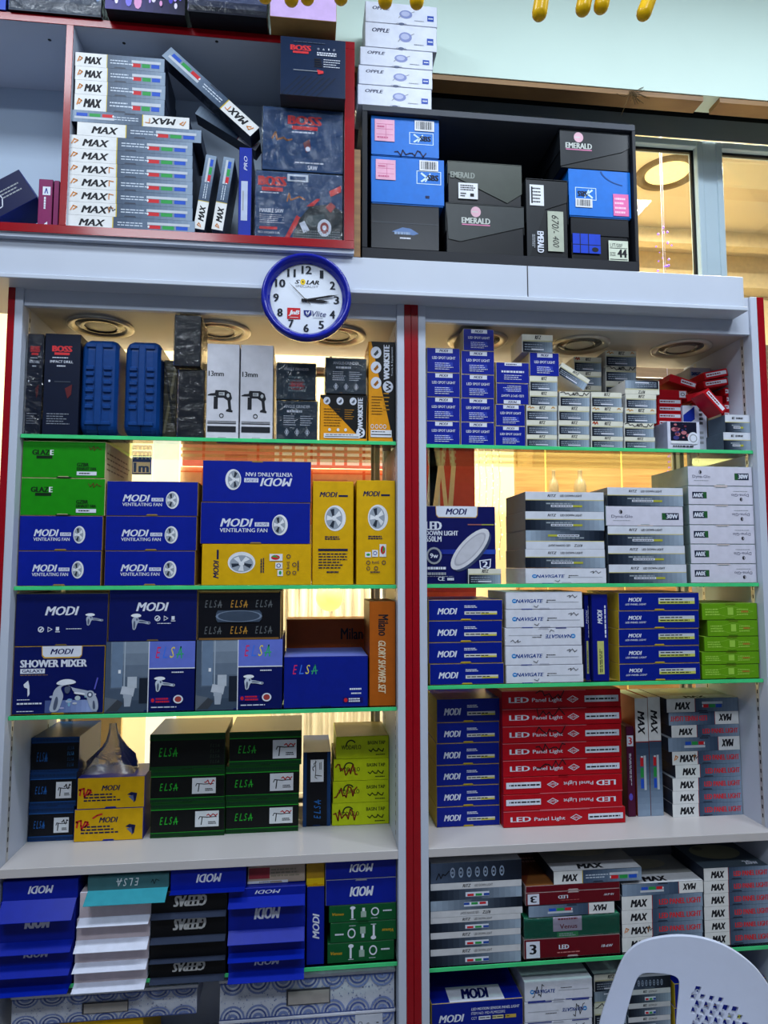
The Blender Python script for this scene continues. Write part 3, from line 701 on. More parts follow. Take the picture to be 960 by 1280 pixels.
def a_dyna(f):
    f.ring(.19, .7, .022, .1, .3, INK); f.E(.197, .7, .014, .07, INK, 10); f.T('Dyna-Glo', .07, .34, .36, .55, M((70, 74, 100), .5)); f.L(.09, .32, .24, .3, 1, GREY)
    f.R(.72, .94, .32, .66, M((16, 30, 56), .4)); f.P([(.72, .32), (.78, .32), (.76, .66), (.72, .66)], M((40, 90, 50), .4)); f.T('30W', .78, .925, .38, .61, LOGOW, False, .03); f.R(.4, .6, 0, .05, M((210, 196, 196), .5))
def a_downbox(f):
    f.P([(.14, 1), (.15, .88), (.18, .85), (.72, .85), (.745, .88), (.75, 1)], M((190, 150, 70), .4)); f.P([(.15, 1), (.155, .89), (.185, .86), (.715, .86), (.735, .89), (.74, 1)], LOGOW); f.T('MODI', .29, .59, .89, .97, DBLUE, True, .022)
    f.T('LED', .0, .22, .69, .8, LOGOW, False, .035); f.T('DOWN LIGHT', .0, .46, .62, .68, LOGOW, False, .02); f.T('650LM', .0, .22, .54, .61, LOGOW, False, .015)
    f.R(.6, .98, .755, .77, M((150, 90, 90), .4)); f.R(.8, .98, .755, .77, M((150, 150, 70), .4))
    f.grad(.0, 1, .38, .44, (20, 30, 120), (40, 70, 170), 4)
    f.up(); n = 28; c, s = math.cos(.75), math.sin(.75)
    def el(ra, rb, mat, da=0, db=0): f.P([(.63+da+ra*math.cos(2*PI*i/n)*c-rb*math.sin(2*PI*i/n)*s, .445+db+(ra*math.cos(2*PI*i/n)*s+rb*math.sin(2*PI*i/n)*c)) for i in range(n)], mat)
    el(.35, .13, M((60, 70, 100), .4), .035, -.03); el(.36, .14, M((206, 206, 214), .35)); el(.3, .1, M((168, 168, 180), .35)); el(.27, .085, M((190, 190, 200), .35))
    f.P([(.76, .3), (.93, .32), (.92, .21), (.84, .17), (.77, .2)], LOGOW); f.P([(.775, .29), (.915, .305), (.905, .22), (.84, .185), (.785, .21)], NAVY); f.T('2', .81, .88, .21, .29, LOGOW, False, .03)
    f.E(.115, .36, .11, .11, GREY, 16); f.E(.115, .36, .085, .085, NAVY, 16); f.T('9w', .06, .17, .33, .39, LOGOW, False, .02); f.L(0, .3, .18, .22, 1, LOGOW, .8); f.L(0, .3, .11, .15, 1, GREY, .8); f.L(.0, .4, .09, .1, 1, GREY); f.T('CE', .17, .26, .04, .09, LOGOW, False, .02); f.L(.3, .42, .04, .08, 1, LOGOW, .8)
def a_panel_modi(f):
    modi(f, .12, .38, .3, .6); f.L(.48, .66, .6, .74, 2, LOGOW); f.R(.48, .92, .28, .44, M((206, 206, 206), .45)); f.R(.7, .92, .28, .36, M((200, 190, 80), .45)); f.L(.5, .9, .31, .41, 1, INK, .5)
def a_panel_modi2(f):
    modi(f, .12, .28, .5, .72); f.T('LED PANEL LIGHT', .08, .34, .3, .4, LOGOW, True, .01); f.R(.49, .94, .36, .7, M((190, 196, 206), .45)); f.R(.49, .94, .36, .52, M((190, 196, 90), .45)); f.L(.51, .9, .56, .66, 1, INK, .6); f.L(.51, .93, .4, .5, 1, INK, .6)
def a_modi_motion(f):
    modi(f, .08, .35, .28, .56); f.T('LED MOTION SENSOR PANEL LIGHT', .43, .96, .66, .76, LOGOW, True, .01); f.T('ITEM NO: MD-PLM022092', .43, .8, .5, .6, LOGOW); f.T('CCT', .43, .49, .32, .42, LOGOW); f.R(.51, .64, .3, .43, LOGOW); f.R(.66, .78, .3, .43, M((210, 200, 150), .5)); f.R(.8, .92, .3, .43, M((190, 160, 70), .5)); f.L(.52, .9, .34, .4, 1, INK)
def a_panel_v(f):      # standing on its end: text along the height
    modi(f, .66, .82, .35, .65); f.L(.5, .9, .1, .25, 1, LOGOW); f.R(.08, .46, .3, .7, M((186, 190, 110), .45)); f.L(.1, .44, .4, .6, 2, INK)
def a_lime(f):
    l = M((150, 196, 70), .45); f.ring(.5, .5, .42, .34, .04, l, 4); f.L(.06, .34, .25, .72, 3, l, .5); f.R(.46, .56, .3, .75, l); f.L(.62, .9, .25, .7, 3, l, .5); f.L(.7, .86, .4, .6, 1, M((170, 110, 40), .5)); f.R(.42, .6, .9, 1, M((90, 120, 20), .5))
def a_ledred(f):
    f.T('LED', .06, .22, .34, .64, LOGOW, False, .035); f.T('Panel Light', .25, .5, .3, .58, LOGOW, False, .006); f.ring(.59, .48, .05, .2, .2, LOGOW, 4); f.T('36W', .56, .62, .4, .54, LOGOW)
    for i, w in enumerate((.075, .05, .1, .075, .075)): f.R(.69+[0, .08, .135, .24, .32][i]*.72, .69+([0, .08, .135, .24, .32][i]+w)*.72+.003, .3, .66, LOGOW)
    f.L(.7, .96, .38, .56, 1, INK, .5); f.R(0, .7, .965, 1, M((214, 110, 120), .45))
    if getattr(f, 'mk', 0): scribble(f, .28, .52, .45, 1, INK, .06, f.mk, 10)
def mk_led(k):
    def a(f): f.mk = k; a_ledred(f)
    return a
def bars(f, a0, a1, b0, b1):
    w = (a1-a0)/3; 
    for i, c in enumerate((PRED, SGREEN, M((30, 80, 190), .5))): f.R(a0+w*i, a0+w*(i+.85), b0, b0+(b1-b0)*.55, c)
    f.R(a0-.01, a1, b0+(b1-b0)*.6, b1, M((190, 196, 206), .45)); f.E(a0, b0+(b1-b0)*.3, .008, .1, PW, 8)
def mk_max(mode, mark=0, white=.36):
    def a(f):
        f.R(0, white, 0, 1, M((222, 222, 222), .42)); f.T('MAX', white*.3, white*.84, .2, .74, INK, True, .03)
        f.R(white, white+.008, 0, 1, M((206, 180, 40), .45) if mode == 'bars' else M((150, 30, 30), .45)); f.grad(white+.008, 1, 0, 1, (58, 76, 100), (132, 150, 172), 6)
        if mode == 'bars': f.L(white+.04, white+.3, .3, .7, 2, M((190, 200, 214), .4), .4); bars(f, .64, .96, .22, .72)
        elif mode == 'led': f.T('LED PANEL LIGHT', .46, .98, .28, .68, M((206, 36, 44), .45), False, .02)
        elif mode == 'barsonly': bars(f, .5, .78, .3, .75)
        if mark:
            o = M((214, 130, 40), .5); f.K([(.03, .35), (.05, .7), (.08, .6), (.05, .4)], .07, o)
            if mark > 1: f.K([(white*.86, .3), (white*.86, .7), (white*.95, .65)], .06, o)
            if mark == 3: scribble(f, white*.8, white*.98, .3, .9, INK, .05, 3, 6)
    return a
# tool cartons
BOSSR = M((206, 50, 56), .45)
def boss(f, a0, a1, b0, b1): f.T('BOSS', a0, a1, b0+(b1-b0)*.36, b1, BOSSR, False, .045); f.R(a0+(a1-a0)*.1, a0+(a1-a0)*.9, b0, b0+(b1-b0)*.26, BOSSR)
def a_bossdrill(f):
    boss(f, .22, .75, .79, .88); f.L(.22, .76, .755, .77, 1, LOGOW); f.T('IMPACT DRILL', .16, .8, .71, .735, LOGOW, False, .01); f.L(.35, .65, .67, .69, 1, LOGOW); f.E(.16, .53, .03, .012, LOGOW, 10); f.R(.3, .75, .52, .53, M((60, 66, 80), .4)); f.P([(.6, .46), (.8, .5), (.78, .4), (.68, .36)], M((90, 30, 36), .4)); f.L(.12, .78, .1, .22, 5, M((130, 136, 150), .4), .35)
def a_bossblow(f):
    for i in range(12): f.P([(i*.09, 0), (i*.09+.02, 0), (i*.09+.32 if i*.09+.32 < 1 else 1, .34), (i*.09+.29 if i*.09+.29 < 1 else .98, .34)], M((20, 30, 50), .4)) if i < 7 else None
    boss(f, .16, .46, .72, .86); icons(f, [(.58, .82), (.66, .82), (.74, .82), (.82, .82)], .015, LOGOW); f.L(.56, .88, .7, .77, 2, LOGOW, .6); f.L(.52, .64, .5, .66, 4, INK, .6); f.L(.66, .92, .5, .66, 4, LOGOW, .3); f.R(.2, .58, .425, .435, GREY); f.P([(.56, .46), (.66, .44), (.66, .4), (.58, .38)], BOSSR); f.L(.2, .7, .9, .93, 1, M((60, 70, 90), .4))
def a_bosssaw(f):
    boss(f, .32, .72, .66, .88); f.L(.36, .7, .6, .64, 1, LOGOW); f.K([(.12, .5), (.16, .6), (.18, .48), (.26, .52), (.3, .48), (.36, .5)], .025, M((170, 110, 60), .5)); f.P([(.5, .45), (.58, .52), (.6, .36), (.54, .3)], M((120, 60, 66), .4)); f.E(.56, .36, .03, .04, LOGOW, 10); f.T('SAW', .56, .68, .03, .1, LOGOW, False, .015); f.L(.4, .8, .12, .16, 1, LOGOW)
def a_bossmarble(f):
    boss(f, .04, .34, .7, .92); f.K([(.36, .56), (.38, .68), (.4, .58), (.5, .64), (.56, .6)], .02, M((190, 120, 70), .5)); f.L(.05, .3, .66, .69, 1, LOGOW)
    f.T('MARBLE SAW', .05, .32, .38, .44, LOGOW, False, .02); f.L(.05, .33, .22, .36, 5, LOGOW, .3); f.R(.05, .25, .13, .17, BOSSR); f.T('BS110Q6011/A', .04, .28, .06, .1, LOGOW, False, .01)
    f.P([(.33, 0), (.38, .0), (.52, .32), (.47, .36)], BOSSR); f.P([(.58, .5), (.66, .5), (.74, .62), (.7, .62)], BOSSR)
    f.P([(.42, 0), (1, 0), (1, .45), (.84, .55), (.62, .5), (.5, .3)], M((32, 42, 50), .45)); f.P([(.6, .36), (.78, .4), (.82, .26), (.66, .2), (.56, .24)], M((60, 76, 84), .4))
    f.E(.79, .19, .08, .13, LOGOW, 20); f.E(.79, .19, .05, .085, M((150, 60, 60), .4), 16); f.E(.79, .19, .025, .04, LOGOW, 10); f.P([(.5, .24), (.56, .28), (.62, .14), (.55, .1)], LOGOW); f.P([(.8, .5), (.86, .58), (.92, .52), (.86, .42)], M((170, 70, 70), .4)); f.P([(.86, .66), (.98, .74), (.98, .84), (.84, .74)], BOSSR)
    f.up()
    for i in range(22):
        for j in range(4): 
            a = .43+.025*i; b = .02+.035*j
            if a < .97: f.mb.add([f.pt(a, b), f.pt(a+.012, b), f.pt(a+.012, b+.016), f.pt(a, b+.016)], [(0, 1, 2, 3)], M((150, 160, 168), .45))
def a_13mm(f):
    d = M((30, 32, 40), .5); f.T('13mm', .06, .52, .655, .71, d, False, .015)
    g = f.sub(.04, .82, .28, .52)
    g.P([(.0, .74), (.12, .8), (.28, .82), (.3, .95), (.72, .95), (.9, .84), (.96, .6), (.9, .5), (.94, .1), (.99, .06), (.98, -.02), (.72, .02), (.74, .1), (.82, .14), (.78, .5), (.62, .62), (.36, .62), (.3, .7), (.0, .7)], d)
    g.R(.24, .4, .12, .66, d); g.P([(.44, .72), (.66, .72), (.66, .86), (.44, .86)], M((190, 194, 200), .5)); g.E(.8, .72, .06, .09, M((190, 194, 200), .5), 12); g.L(.46, .64, .74, .84, 2, d)
    f.ring(.47, .24, .07, .025, .35, d); f.R(.05, .92, .155, .163, d); f.R(.05, .92, .17, .174, d); f.R(.05, .92, .18, .184, d); f.R(.05, .92, .07, .13, d)
def a_grind_a(f): f.T('ANGLE GRINDER', .18, .82, .8, .87, LOGOW); f.E(.52, .4, .2, .16, M((120, 50, 60), .4), 18); f.L(.3, .75, .2, .66, 5, M((100, 120, 130), .4), .5); f.T('BOSS', .38, .66, .35, .45, M((190, 70, 80), .4), False, .03)
def a_grind_b(f):
    f.T('ANGLE GRINDER', .18, .82, .82, .9, LOGOW); f.L(.25, .72, .7, .77, 1, LOGOW, .8); f.L(.17, .5, .36, .64, 5, LOGOW, .35); f.L(.58, .9, .36, .64, 5, LOGOW, .35)
    for a in (.2, .45, .7): f.ring(a+.05, .2, .06, .1, .2, LOGOW, 4); f.R(a+.03, a+.07, .15, .25, LOGOW)
def a_ws_small(f):
    f.P([(.0, 1), (.0, .96), (.86, .06), (.98, .06), (1, 1)], M((20, 20, 22), .4))
    for a in (.14, .42, .7): f.E(a, .87, .075, .085, LOGOW, 16); f.P([(a-.04, .84), (a+.03, .92), (a+.04, .86), (a, .82)], M((90, 96, 110), .4))
    g = f.sub(.76, .96, .04, .98).rot(90); g.E(.16, .5, .12, .46, LOGOW, 18); g.K([(.08, .62), (.12, .3), (.16, .6), (.2, .3), (.24, .62)], .12, INK); g.T('WORKSITE', .28, .96, .26, .8, LOGOW, False, .035)
    f.L(.08, .5, .3, .72, 7, M((90, 60, 10), .5), .25); f.L(.52, .72, .46, .7, 5, M((190, 130, 30), .5), .3)
    for a in (.2, .38, .54): f.E(a, .24, .03, .035, PW, 10)
    f.R(.08, .84, .06, .16, PW); f.R(.1, .82, .085, .1, INK); f.L(.12, .8, .12, .145, 1, INK)
def a_ws_tall(f):
    f.P([(.1, 1), (1, 1), (1, 0), (.92, 0)], M((20, 20, 22), .4))
    for b in (.89, .74, .585): f.E(.28, b, .2, .06, LOGOW, 18); f.P([(.18, b-.02), (.34, b+.03), (.38, b), (.26, b-.035)], M((150, 90, 20) if b < .8 else (60, 64, 72), .4))
    g = f.sub(.52, .98, .48, .97).rot(90); g.E(.14, .55, .12, .42, LOGOW, 20); g.K([(.06, .7), (.1, .35), (.14, .65), (.18, .35), (.22, .7)], .1, INK); g.T('WORKSITE', .29, .99, .42, .9, LOGOW, False, .04); g.T('Tools & Equipment', .36, .96, .12, .28, LOGOW)
    f.L(.12, .56, .26, .46, 7, M((60, 40, 10), .5), .25); f.L(.56, .8, .3, .5, 5, M((200, 140, 30), .5), .25)
    for a in (.14, .3, .46, .6): f.ring(a, .15, .06, .022, .3, PW)
    f.R(.08, .86, .045, .115, PW); f.R(.1, .84, .065, .075, INK); f.L(.12, .8, .09, .105, 1, INK)
# shoe boxes
def barcode(f):
    f.R(0, 1, 0, 1, PW); r = random.Random(2); a = .08
    while a < .9:
        w = r.choice((.02, .03, .05)); f.R(a, a+w, .15, .88, INK); a += w+r.choice((.03, .05))
def pinklab(f):
    f.R(0, 1, 0, 1, M((230, 170, 196), .5)); r = M((200, 100, 140), .5)
    for b in (.3, .55, .78): f.R(.08, .92, b, b+.02, r)
    f.R(.55, .57, .1, .78, r); f.L(.12, .5, .6, .74, 1, r); f.L(.12, .88, .1, .24, 1, r)
def pinklab2(f):
    f.R(0, 1, 0, 1, M((226, 110, 170), .5)); d = M((250, 200, 224), .5)
    for b in (.78, .58, .36, .16): f.L(.1, .92, b-.05, b+.06, 1, d, .8)
def emerald(f, a0, a1, b0, b1):
    m = M((196, 200, 196), .45); p = M((214, 170, 186), .45); h = b1-b0; f.E((a0+a1)/2, b0+h*.72, h*.26*f.h/f.w, h*.28, p, 20); f.L((a0+a1)/2-h*.2*f.h/f.w, (a0+a1)/2+h*.2*f.h/f.w, b0+h*.66, b0+h*.78, 1, m, .5); f.T('EMERALD', a0, a1, b0+h*.1, b0+h*.4, m, False, .02); f.R(a0, a1, b0, b0+h*.06, M((206, 120, 160), .45))
# top shelf packaging
def a_ce(f):
    f.grad(0, 1, 0, 1, (30, 44, 66), (84, 110, 140), 5, True)
    f.P([(.05, .3), (.22, .95), (.28, 1), (.12, .2)], M((150, 170, 190), .35)); f.P([(.7, 1), (.95, .25), (.99, .3), (.8, 1)], M((120, 150, 190), .35)); f.T('CE', .8, .86, .62, .82, LOGOW, False, .02); f.R(.88, .92, .62, .82, LOGOW); f.R(.94, .98, .62, .82, LOGOW); f.L(.3, .7, .55, .85, 2, LOGOW, .3)
def a_sparkle(f):
    f.grad(0, 1, 0, 1, (60, 50, 130), (14, 12, 48), 5); r = random.Random(11)
    for i in range(40): s = r.uniform(.012, .05); f.E(r.uniform(.05, .95), r.uniform(.1, .9), s, s*2.6, M(r.choice(((180, 150, 230), (220, 150, 200), (120, 110, 220), (230, 220, 250), (70, 60, 190))), .4), 9)
def a_yeltext(f): f.T('Fun', .52, .8, .48, .86, M((220, 200, 60), .45), False, .03); f.grad(0, 1, 0, .4, (20, 24, 40), (130, 140, 180), 4, True)
def a_opple(f):
    f.T('OPPLE', .1, .34, .62, .78, NAVY, True, .02); f.E(.56, .5, .09, .2, M((130, 140, 190), .4), 18); f.E(.555, .52, .06, .12, M((176, 182, 214), .4), 16); f.K([(.46, .3), (.49, .42)], .03, GREY); f.K([(.64, .6), (.68, .66)], .03, GREY); f.R(.86, .95, .26, .52, M((30, 70, 170), .4)); f.L(.875, .94, .34, .44, 1, PW); f.L(.68, .84, .2, .26, 1, GREY); f.E(.5, .02, .04, .06, M((90, 100, 130), .4), 10)
def a_blueclip(f):
    f.K([(.14, .5), (.18, .74), (.3, .82), (.42, .72), (.44, .46), (.36, .24), (.22, .22), (.14, .4)], .03, LOGOW); f.L(.1, .6, .85, .95, 1, LOGOW); f.L(.45, .9, .4, .7, 3, GREY, .4); f.K([(.24, .5), (.3, .6), (.36, .44)], .025, BOSSR)
def a_purple(f):
    f.R(.3, .85, .66, .84, LOGOW); f.K([(.45, .7), (.55, .8), (.65, .7)], .02, BLUE); g = f.sub(.3, .62, .3, .62).rot(270); g.L(0, 1, .3, .8, 1, LOGOW, .8); f.P([(.4, .02), (.7, .1), (.72, .03)], LOGOW)
def a_wire_purple(f):
    f.R(.08, .9, .78, .9, LOGOW); f.T('3', .3, .7, .8, .88, PRED, False, .02); g = f.sub(.2, .7, .3, .7).rot(270); g.L(0, 1, .2, .8, 2, LOGOW, .5); f.E(.4, .22, .25, .04, M((90, 80, 190), .4), 14)
def a_globe(f):
    f.R(.1, .9, .3, .98, M((18, 20, 40), .4)); r = random.Random(4)
    for i in range(22): s = r.uniform(.02, .1); f.E(r.uniform(.2, .8), r.uniform(.38, .9), s, s*.8, M(r.choice(((110, 50, 70), (60, 60, 120), (180, 110, 120), (40, 40, 80))), .4), 10)
    f.R(.1, .9, .2, .3, PW); f.E(.78, .4, .17, .22, LOGOW, 20); f.ring(.78, .4, .12, .15, .25, GREY); f.L(.15, .9, .06, .16, 1, INK, .5)
def a_bluepanel(f): f.P([(.03, .8), (.5, .98), (.5, .72), (.03, .56)], M((24, 50, 160), .4)); f.L(.68, .86, .6, .95, 4, INK, .6); f.L(.68, .86, .2, .5, 3, GREY, .5)
def a_redsmall(f):
    f.R(.42, .96, .25, .75, LOGOW); f.L(.45, .94, .32, .68, 1, M((120, 40, 40), .5), .6)
def a_redsmall2(f): f.R(.08, .94, .3, .78, LOGOW); f.L(.1, .92, .38, .7, 1, M((120, 40, 40), .5), .6)
def a_redicon(f): f.R(.72, .96, .12, .88, LOGOW); f.ring(.84, .5, .07, .2, .3, INK)
def a_dred(f, big3=True):
    if big3: f.R(.86, .98, .1, .9, LOGOW); f.T('3', .89, .95, .25, .75, INK, False, .03)
    f.T('LED', .56, .66, .3, .55, LOGOW, False, .03); f.L(.44, .68, .64, .72, 1, M((180, 90, 90), .4)); f.T('18-6W', .07, .18, .34, .5, LOGOW, True, .01)
def a_dred2(f): f.T('LED', .36, .46, .42, .64, LOGOW, False, .03); f.L(.34, .6, .2, .3, 1, M((200, 120, 120), .4)); f.T('18-6W', .8, .92, .38, .52, LOGOW, True, .01); f.R(.02, .16, .05, .9, LOGOW); f.T('3', .06, .12, .25, .75, INK, False, .03)
def a_venuswrap(f): f.R(.3, .6, .3, 1, M((196, 186, 206), .45)); f.T('Venus', .37, .55, .42, .64, M((120, 40, 60), .45), False, .015); f.L(.35, .56, .82, .96, 1, M((140, 50, 70), .45)); f.R(.34, .56, .02, .26, M((60, 160, 100), .45)); f.L(.36, .54, .05, .22, 2, LOGOW, .4)
def a_navtop(f): logo_nav(f, .05, .5, .4, .66, M((18, 62, 140), .45))
# ================================================================== CARTONS
ORD = ['', 'second', 'third', 'fourth', 'fifth', 'sixth', 'seventh', 'eighth', 'ninth', 'tenth']
def ordn(i, n):
    if i == 0: return 'bottom'
    if i == n-1: return 'top'
    if i < (n+1)//2: return ORD[i]+' from bottom'
    return ORD[n-1-i]+' from top'
def carton(name, label, cat, loc, w, h, d, mats, art=None, artrot=0, flap=True, group=None, wrap=None, rot=(0, 0, 0), stick=(), sideart=None, ch=.0013, tab=True, topart=None, toprot=0, botart=None):
    front, side, top = mats
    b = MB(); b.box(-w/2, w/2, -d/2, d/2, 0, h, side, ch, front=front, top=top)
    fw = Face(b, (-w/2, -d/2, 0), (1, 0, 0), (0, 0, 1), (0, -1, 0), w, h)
    if topart: topart(Face(b, (-w/2, -d/2, h), (1, 0, 0), (0, 1, 0), (0, 0, 1), w, d).rot(toprot))
    if botart: botart(Face(b, (-w/2, d/2, 0), (1, 0, 0), (0, -1, 0), (0, 0, -1), w, d))
    if sideart:
        if loc[0] > 0.06: sideart(Face(b, (-w/2, d/2, 0), (0, -1, 0), (0, 0, 1), (-1, 0, 0), d, h))
        else: sideart(Face(b, (w/2, -d/2, 0), (0, 1, 0), (0, 0, 1), (1, 0, 0), d, h))
    if art and not flap: art(fw.rot(artrot))
    o = b.obj(name, None, loc, rot); tag(o, label, cat, group)
    y0 = -d/2
    if flap:
        e = .0014; c = MB(); c.box(-w/2+e, w/2-e, y0-.0009, y0-.0001, e, h-e, front, .0003)
        if tab:
            t = min(.02, w*.14); zz = e if artrot != 180 else h-e-.004
            k = MB(); k.prism([(-t, zz), (t, zz), (t*.8, zz+.0045), (-t*.8, zz+.0045)], y0-.0018, y0-.00095, side); k.obj('tuck_tab', o)
        g = Face(c, (-w/2, y0-.0009, 0), (1, 0, 0), (0, 0, 1), (0, -1, 0), w, h)
        if art: art(g.rot(artrot))
        c.obj('end_flap', o); y0 -= .0018
    for n, (a0, a1, b0, b1), mat, sart in stick:
        c = MB(); x0, x1, z0, z1 = -w/2+a0*w, -w/2+a1*w, b0*h, b1*h
        y1 = y0-.0012
        c.box(x0, x1, y1-.0005, y1, z0, z1, mat)
        if sart: sart(Face(c, (x0, y1-.0005, z0), (1, 0, 0), (0, 0, 1), (0, -1, 0), x1-x0, z1-z0))
        c.obj(n, o)
    if wrap:
        c = MB(); g = .003; c.box(-w/2-g, w/2+g, -d/2-g, d/2-.004, .001, h+g*.8, WRAP if wrap is True else wrap, .004); c.obj('shrink_wrap', o)
    return o
KIND = {}
def clampx(x0, x1, Y, z, q=0.0):
    if z < zSof and Y > -.005:
        if (x0+x1)/2 < xmc: return max(x0, xs2+.0025+q), min(x1, xm0-.002-q)
        return max(x0, xm3+.002+q), min(x1, xe0-.0025-q)
    return x0, x1
def kind(k, name, look, mats, dep, art, cat='box', **kw): KIND[k] = dict(name=name, look=look, mats=mats, dep=dep, art=art, cat=cat, kw=kw)
def put(k, Y, u0, u1, vT, vB, label, base=None, group=None, **ov):
    K = dict(KIND[k]); kw = dict(K['kw']); 
    for q in ('art', 'mats', 'dep', 'name', 'cat'):
        if q in ov: K[q] = ov.pop(q)
    kw.update(ov)
    um, vm = (u0+u1)/2, (vT+vB)/2
    x0, x1 = WX(u0, vm, Y), WX(u1, vm, Y); z0, z1 = WZ(um, vB, Y), WZ(um, vT, Y)
    x0, x1 = clampx(x0, x1, Y, z0, .004 if kw.get('wrap') else 0)
    if base is not None:
        dz = base-z0; z0 += dz; z1 += dz
    return carton(K['name'], label, K['cat'], ((x0+x1)/2, Y+K['dep']/2, z0), x1-x0-.0008, z1-z0-.0006, K['dep'], K['mats'], K['art'], group=group, **kw), z1
def stack(k, Y, base, where, rows, group=None):
    n = len(rows); z = None; first = None
    for i, r in enumerate(rows):
        u0, u1, vT, vB = r[:4]; ov = dict(r[4]) if len(r) > 4 else {}
        kk = ov.pop('k', k); yy = Y+ov.pop('dy', 0.0); look = ov.pop('look', KIND[kk]['look'])
        um = (u0+u1)/2; vm = (vT+vB)/2; K = dict(KIND[kk]); kw = dict(K['kw'])
        for q in ('art', 'mats', 'dep', 'name', 'cat'):
            if q in ov: K[q] = ov.pop(q)
        kw.update(ov)
        x0, x1 = WX(u0, vm, yy), WX(u1, vm, yy); z0, z1 = WZ(um, vB, yy), WZ(um, vT, yy)
        x0, x1 = clampx(x0, x1, yy, z0, .004 if kw.get('wrap') else 0)
        if first is None: first = base+.0004-z0; z = base+.0004
        z1 += first
        if yy > -.005 and z < zPl0 < z1+.002: z1 = zPl0-.002
        lab = ('%s, %s of %s' % (look, ordn(i, n), where)) if n > 1 else '%s %s' % (look, where)
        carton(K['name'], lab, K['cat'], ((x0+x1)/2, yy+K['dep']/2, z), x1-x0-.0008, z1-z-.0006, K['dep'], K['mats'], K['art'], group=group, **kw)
        z = z1+(.0034 if kw.get('wrap') else 0)
    return z
def tilted(k, Y, uc, vc, wpx, hpx, ang, label, group=None, yaw=0.0, **ov):
    K = dict(KIND[k]); kw = dict(K['kw'])
    for q in ('art', 'mats', 'dep', 'name', 'cat'):
        if q in ov: K[q] = ov.pop(q)
    kw.update(ov)
    px = (WX(uc+1, vc, Y)-WX(uc-1, vc, Y))/2
    w, h = wpx*px, hpx*px; x, z = W(uc, vc, Y); a = math.radians(ang)      # positive: right end lower
    rot = (0, a, yaw)
    R3 = Matrix.Rotation(yaw, 3, 'Z') @ Matrix.Rotation(a, 3, 'Y')
    c = Vector((x, Y+K['dep']/2, z)) - R3 @ Vector((0, 0, h/2))
    return carton(K['name'], label, K['cat'], tuple(c), w, h, K['dep'], K['mats'], K['art'], group=group, rot=rot, **kw)

# kinds
SB = M((150, 128, 96), .6)
CAM = M((196, 184, 150), .6)
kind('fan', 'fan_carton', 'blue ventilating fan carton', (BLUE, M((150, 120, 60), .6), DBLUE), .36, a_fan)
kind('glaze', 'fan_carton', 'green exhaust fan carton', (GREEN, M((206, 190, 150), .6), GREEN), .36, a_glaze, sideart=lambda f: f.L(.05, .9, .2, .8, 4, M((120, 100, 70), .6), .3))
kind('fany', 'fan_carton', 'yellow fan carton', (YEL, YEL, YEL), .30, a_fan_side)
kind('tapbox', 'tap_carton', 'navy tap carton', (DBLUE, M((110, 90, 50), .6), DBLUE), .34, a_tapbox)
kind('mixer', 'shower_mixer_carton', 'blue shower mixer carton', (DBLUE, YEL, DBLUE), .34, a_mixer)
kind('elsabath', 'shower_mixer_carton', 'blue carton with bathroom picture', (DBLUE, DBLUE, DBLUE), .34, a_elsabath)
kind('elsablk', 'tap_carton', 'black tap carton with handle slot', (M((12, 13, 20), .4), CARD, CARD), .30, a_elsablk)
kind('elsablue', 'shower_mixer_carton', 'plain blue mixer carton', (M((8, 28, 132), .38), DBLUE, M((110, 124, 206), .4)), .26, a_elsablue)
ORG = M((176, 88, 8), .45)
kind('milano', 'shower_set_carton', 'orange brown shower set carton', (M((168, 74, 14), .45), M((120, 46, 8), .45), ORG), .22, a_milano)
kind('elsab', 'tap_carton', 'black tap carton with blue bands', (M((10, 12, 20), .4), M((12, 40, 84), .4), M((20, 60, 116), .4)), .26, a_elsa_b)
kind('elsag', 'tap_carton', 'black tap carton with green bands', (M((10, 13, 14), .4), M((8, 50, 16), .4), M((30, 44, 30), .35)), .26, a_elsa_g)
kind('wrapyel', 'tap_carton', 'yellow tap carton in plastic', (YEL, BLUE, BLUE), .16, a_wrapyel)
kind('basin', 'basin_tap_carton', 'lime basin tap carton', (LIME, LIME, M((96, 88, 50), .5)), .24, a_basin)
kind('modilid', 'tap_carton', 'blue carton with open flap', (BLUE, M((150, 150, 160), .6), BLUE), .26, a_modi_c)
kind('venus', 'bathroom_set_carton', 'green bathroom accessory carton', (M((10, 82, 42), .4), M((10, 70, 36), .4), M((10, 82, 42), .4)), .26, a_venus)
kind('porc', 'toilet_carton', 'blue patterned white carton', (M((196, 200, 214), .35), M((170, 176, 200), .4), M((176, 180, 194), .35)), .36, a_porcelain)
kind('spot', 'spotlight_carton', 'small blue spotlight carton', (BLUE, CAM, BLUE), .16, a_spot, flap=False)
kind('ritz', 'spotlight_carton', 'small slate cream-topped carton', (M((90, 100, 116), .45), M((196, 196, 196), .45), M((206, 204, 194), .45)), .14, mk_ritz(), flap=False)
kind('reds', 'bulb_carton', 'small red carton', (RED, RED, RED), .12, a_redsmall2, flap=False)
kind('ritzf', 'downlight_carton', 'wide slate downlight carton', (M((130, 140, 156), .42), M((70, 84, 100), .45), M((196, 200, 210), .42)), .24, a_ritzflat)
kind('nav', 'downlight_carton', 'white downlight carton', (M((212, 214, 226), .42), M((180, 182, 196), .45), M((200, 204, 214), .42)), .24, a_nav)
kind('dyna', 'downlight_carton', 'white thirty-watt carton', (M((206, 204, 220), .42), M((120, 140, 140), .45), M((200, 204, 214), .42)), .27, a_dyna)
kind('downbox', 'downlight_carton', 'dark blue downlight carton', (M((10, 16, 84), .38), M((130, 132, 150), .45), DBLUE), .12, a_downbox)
kind('pmodi', 'panel_light_carton', 'blue panel light carton', (M((3, 27, 132), .38), M((190, 160, 40), .5), BLUE), .28, a_panel_modi)
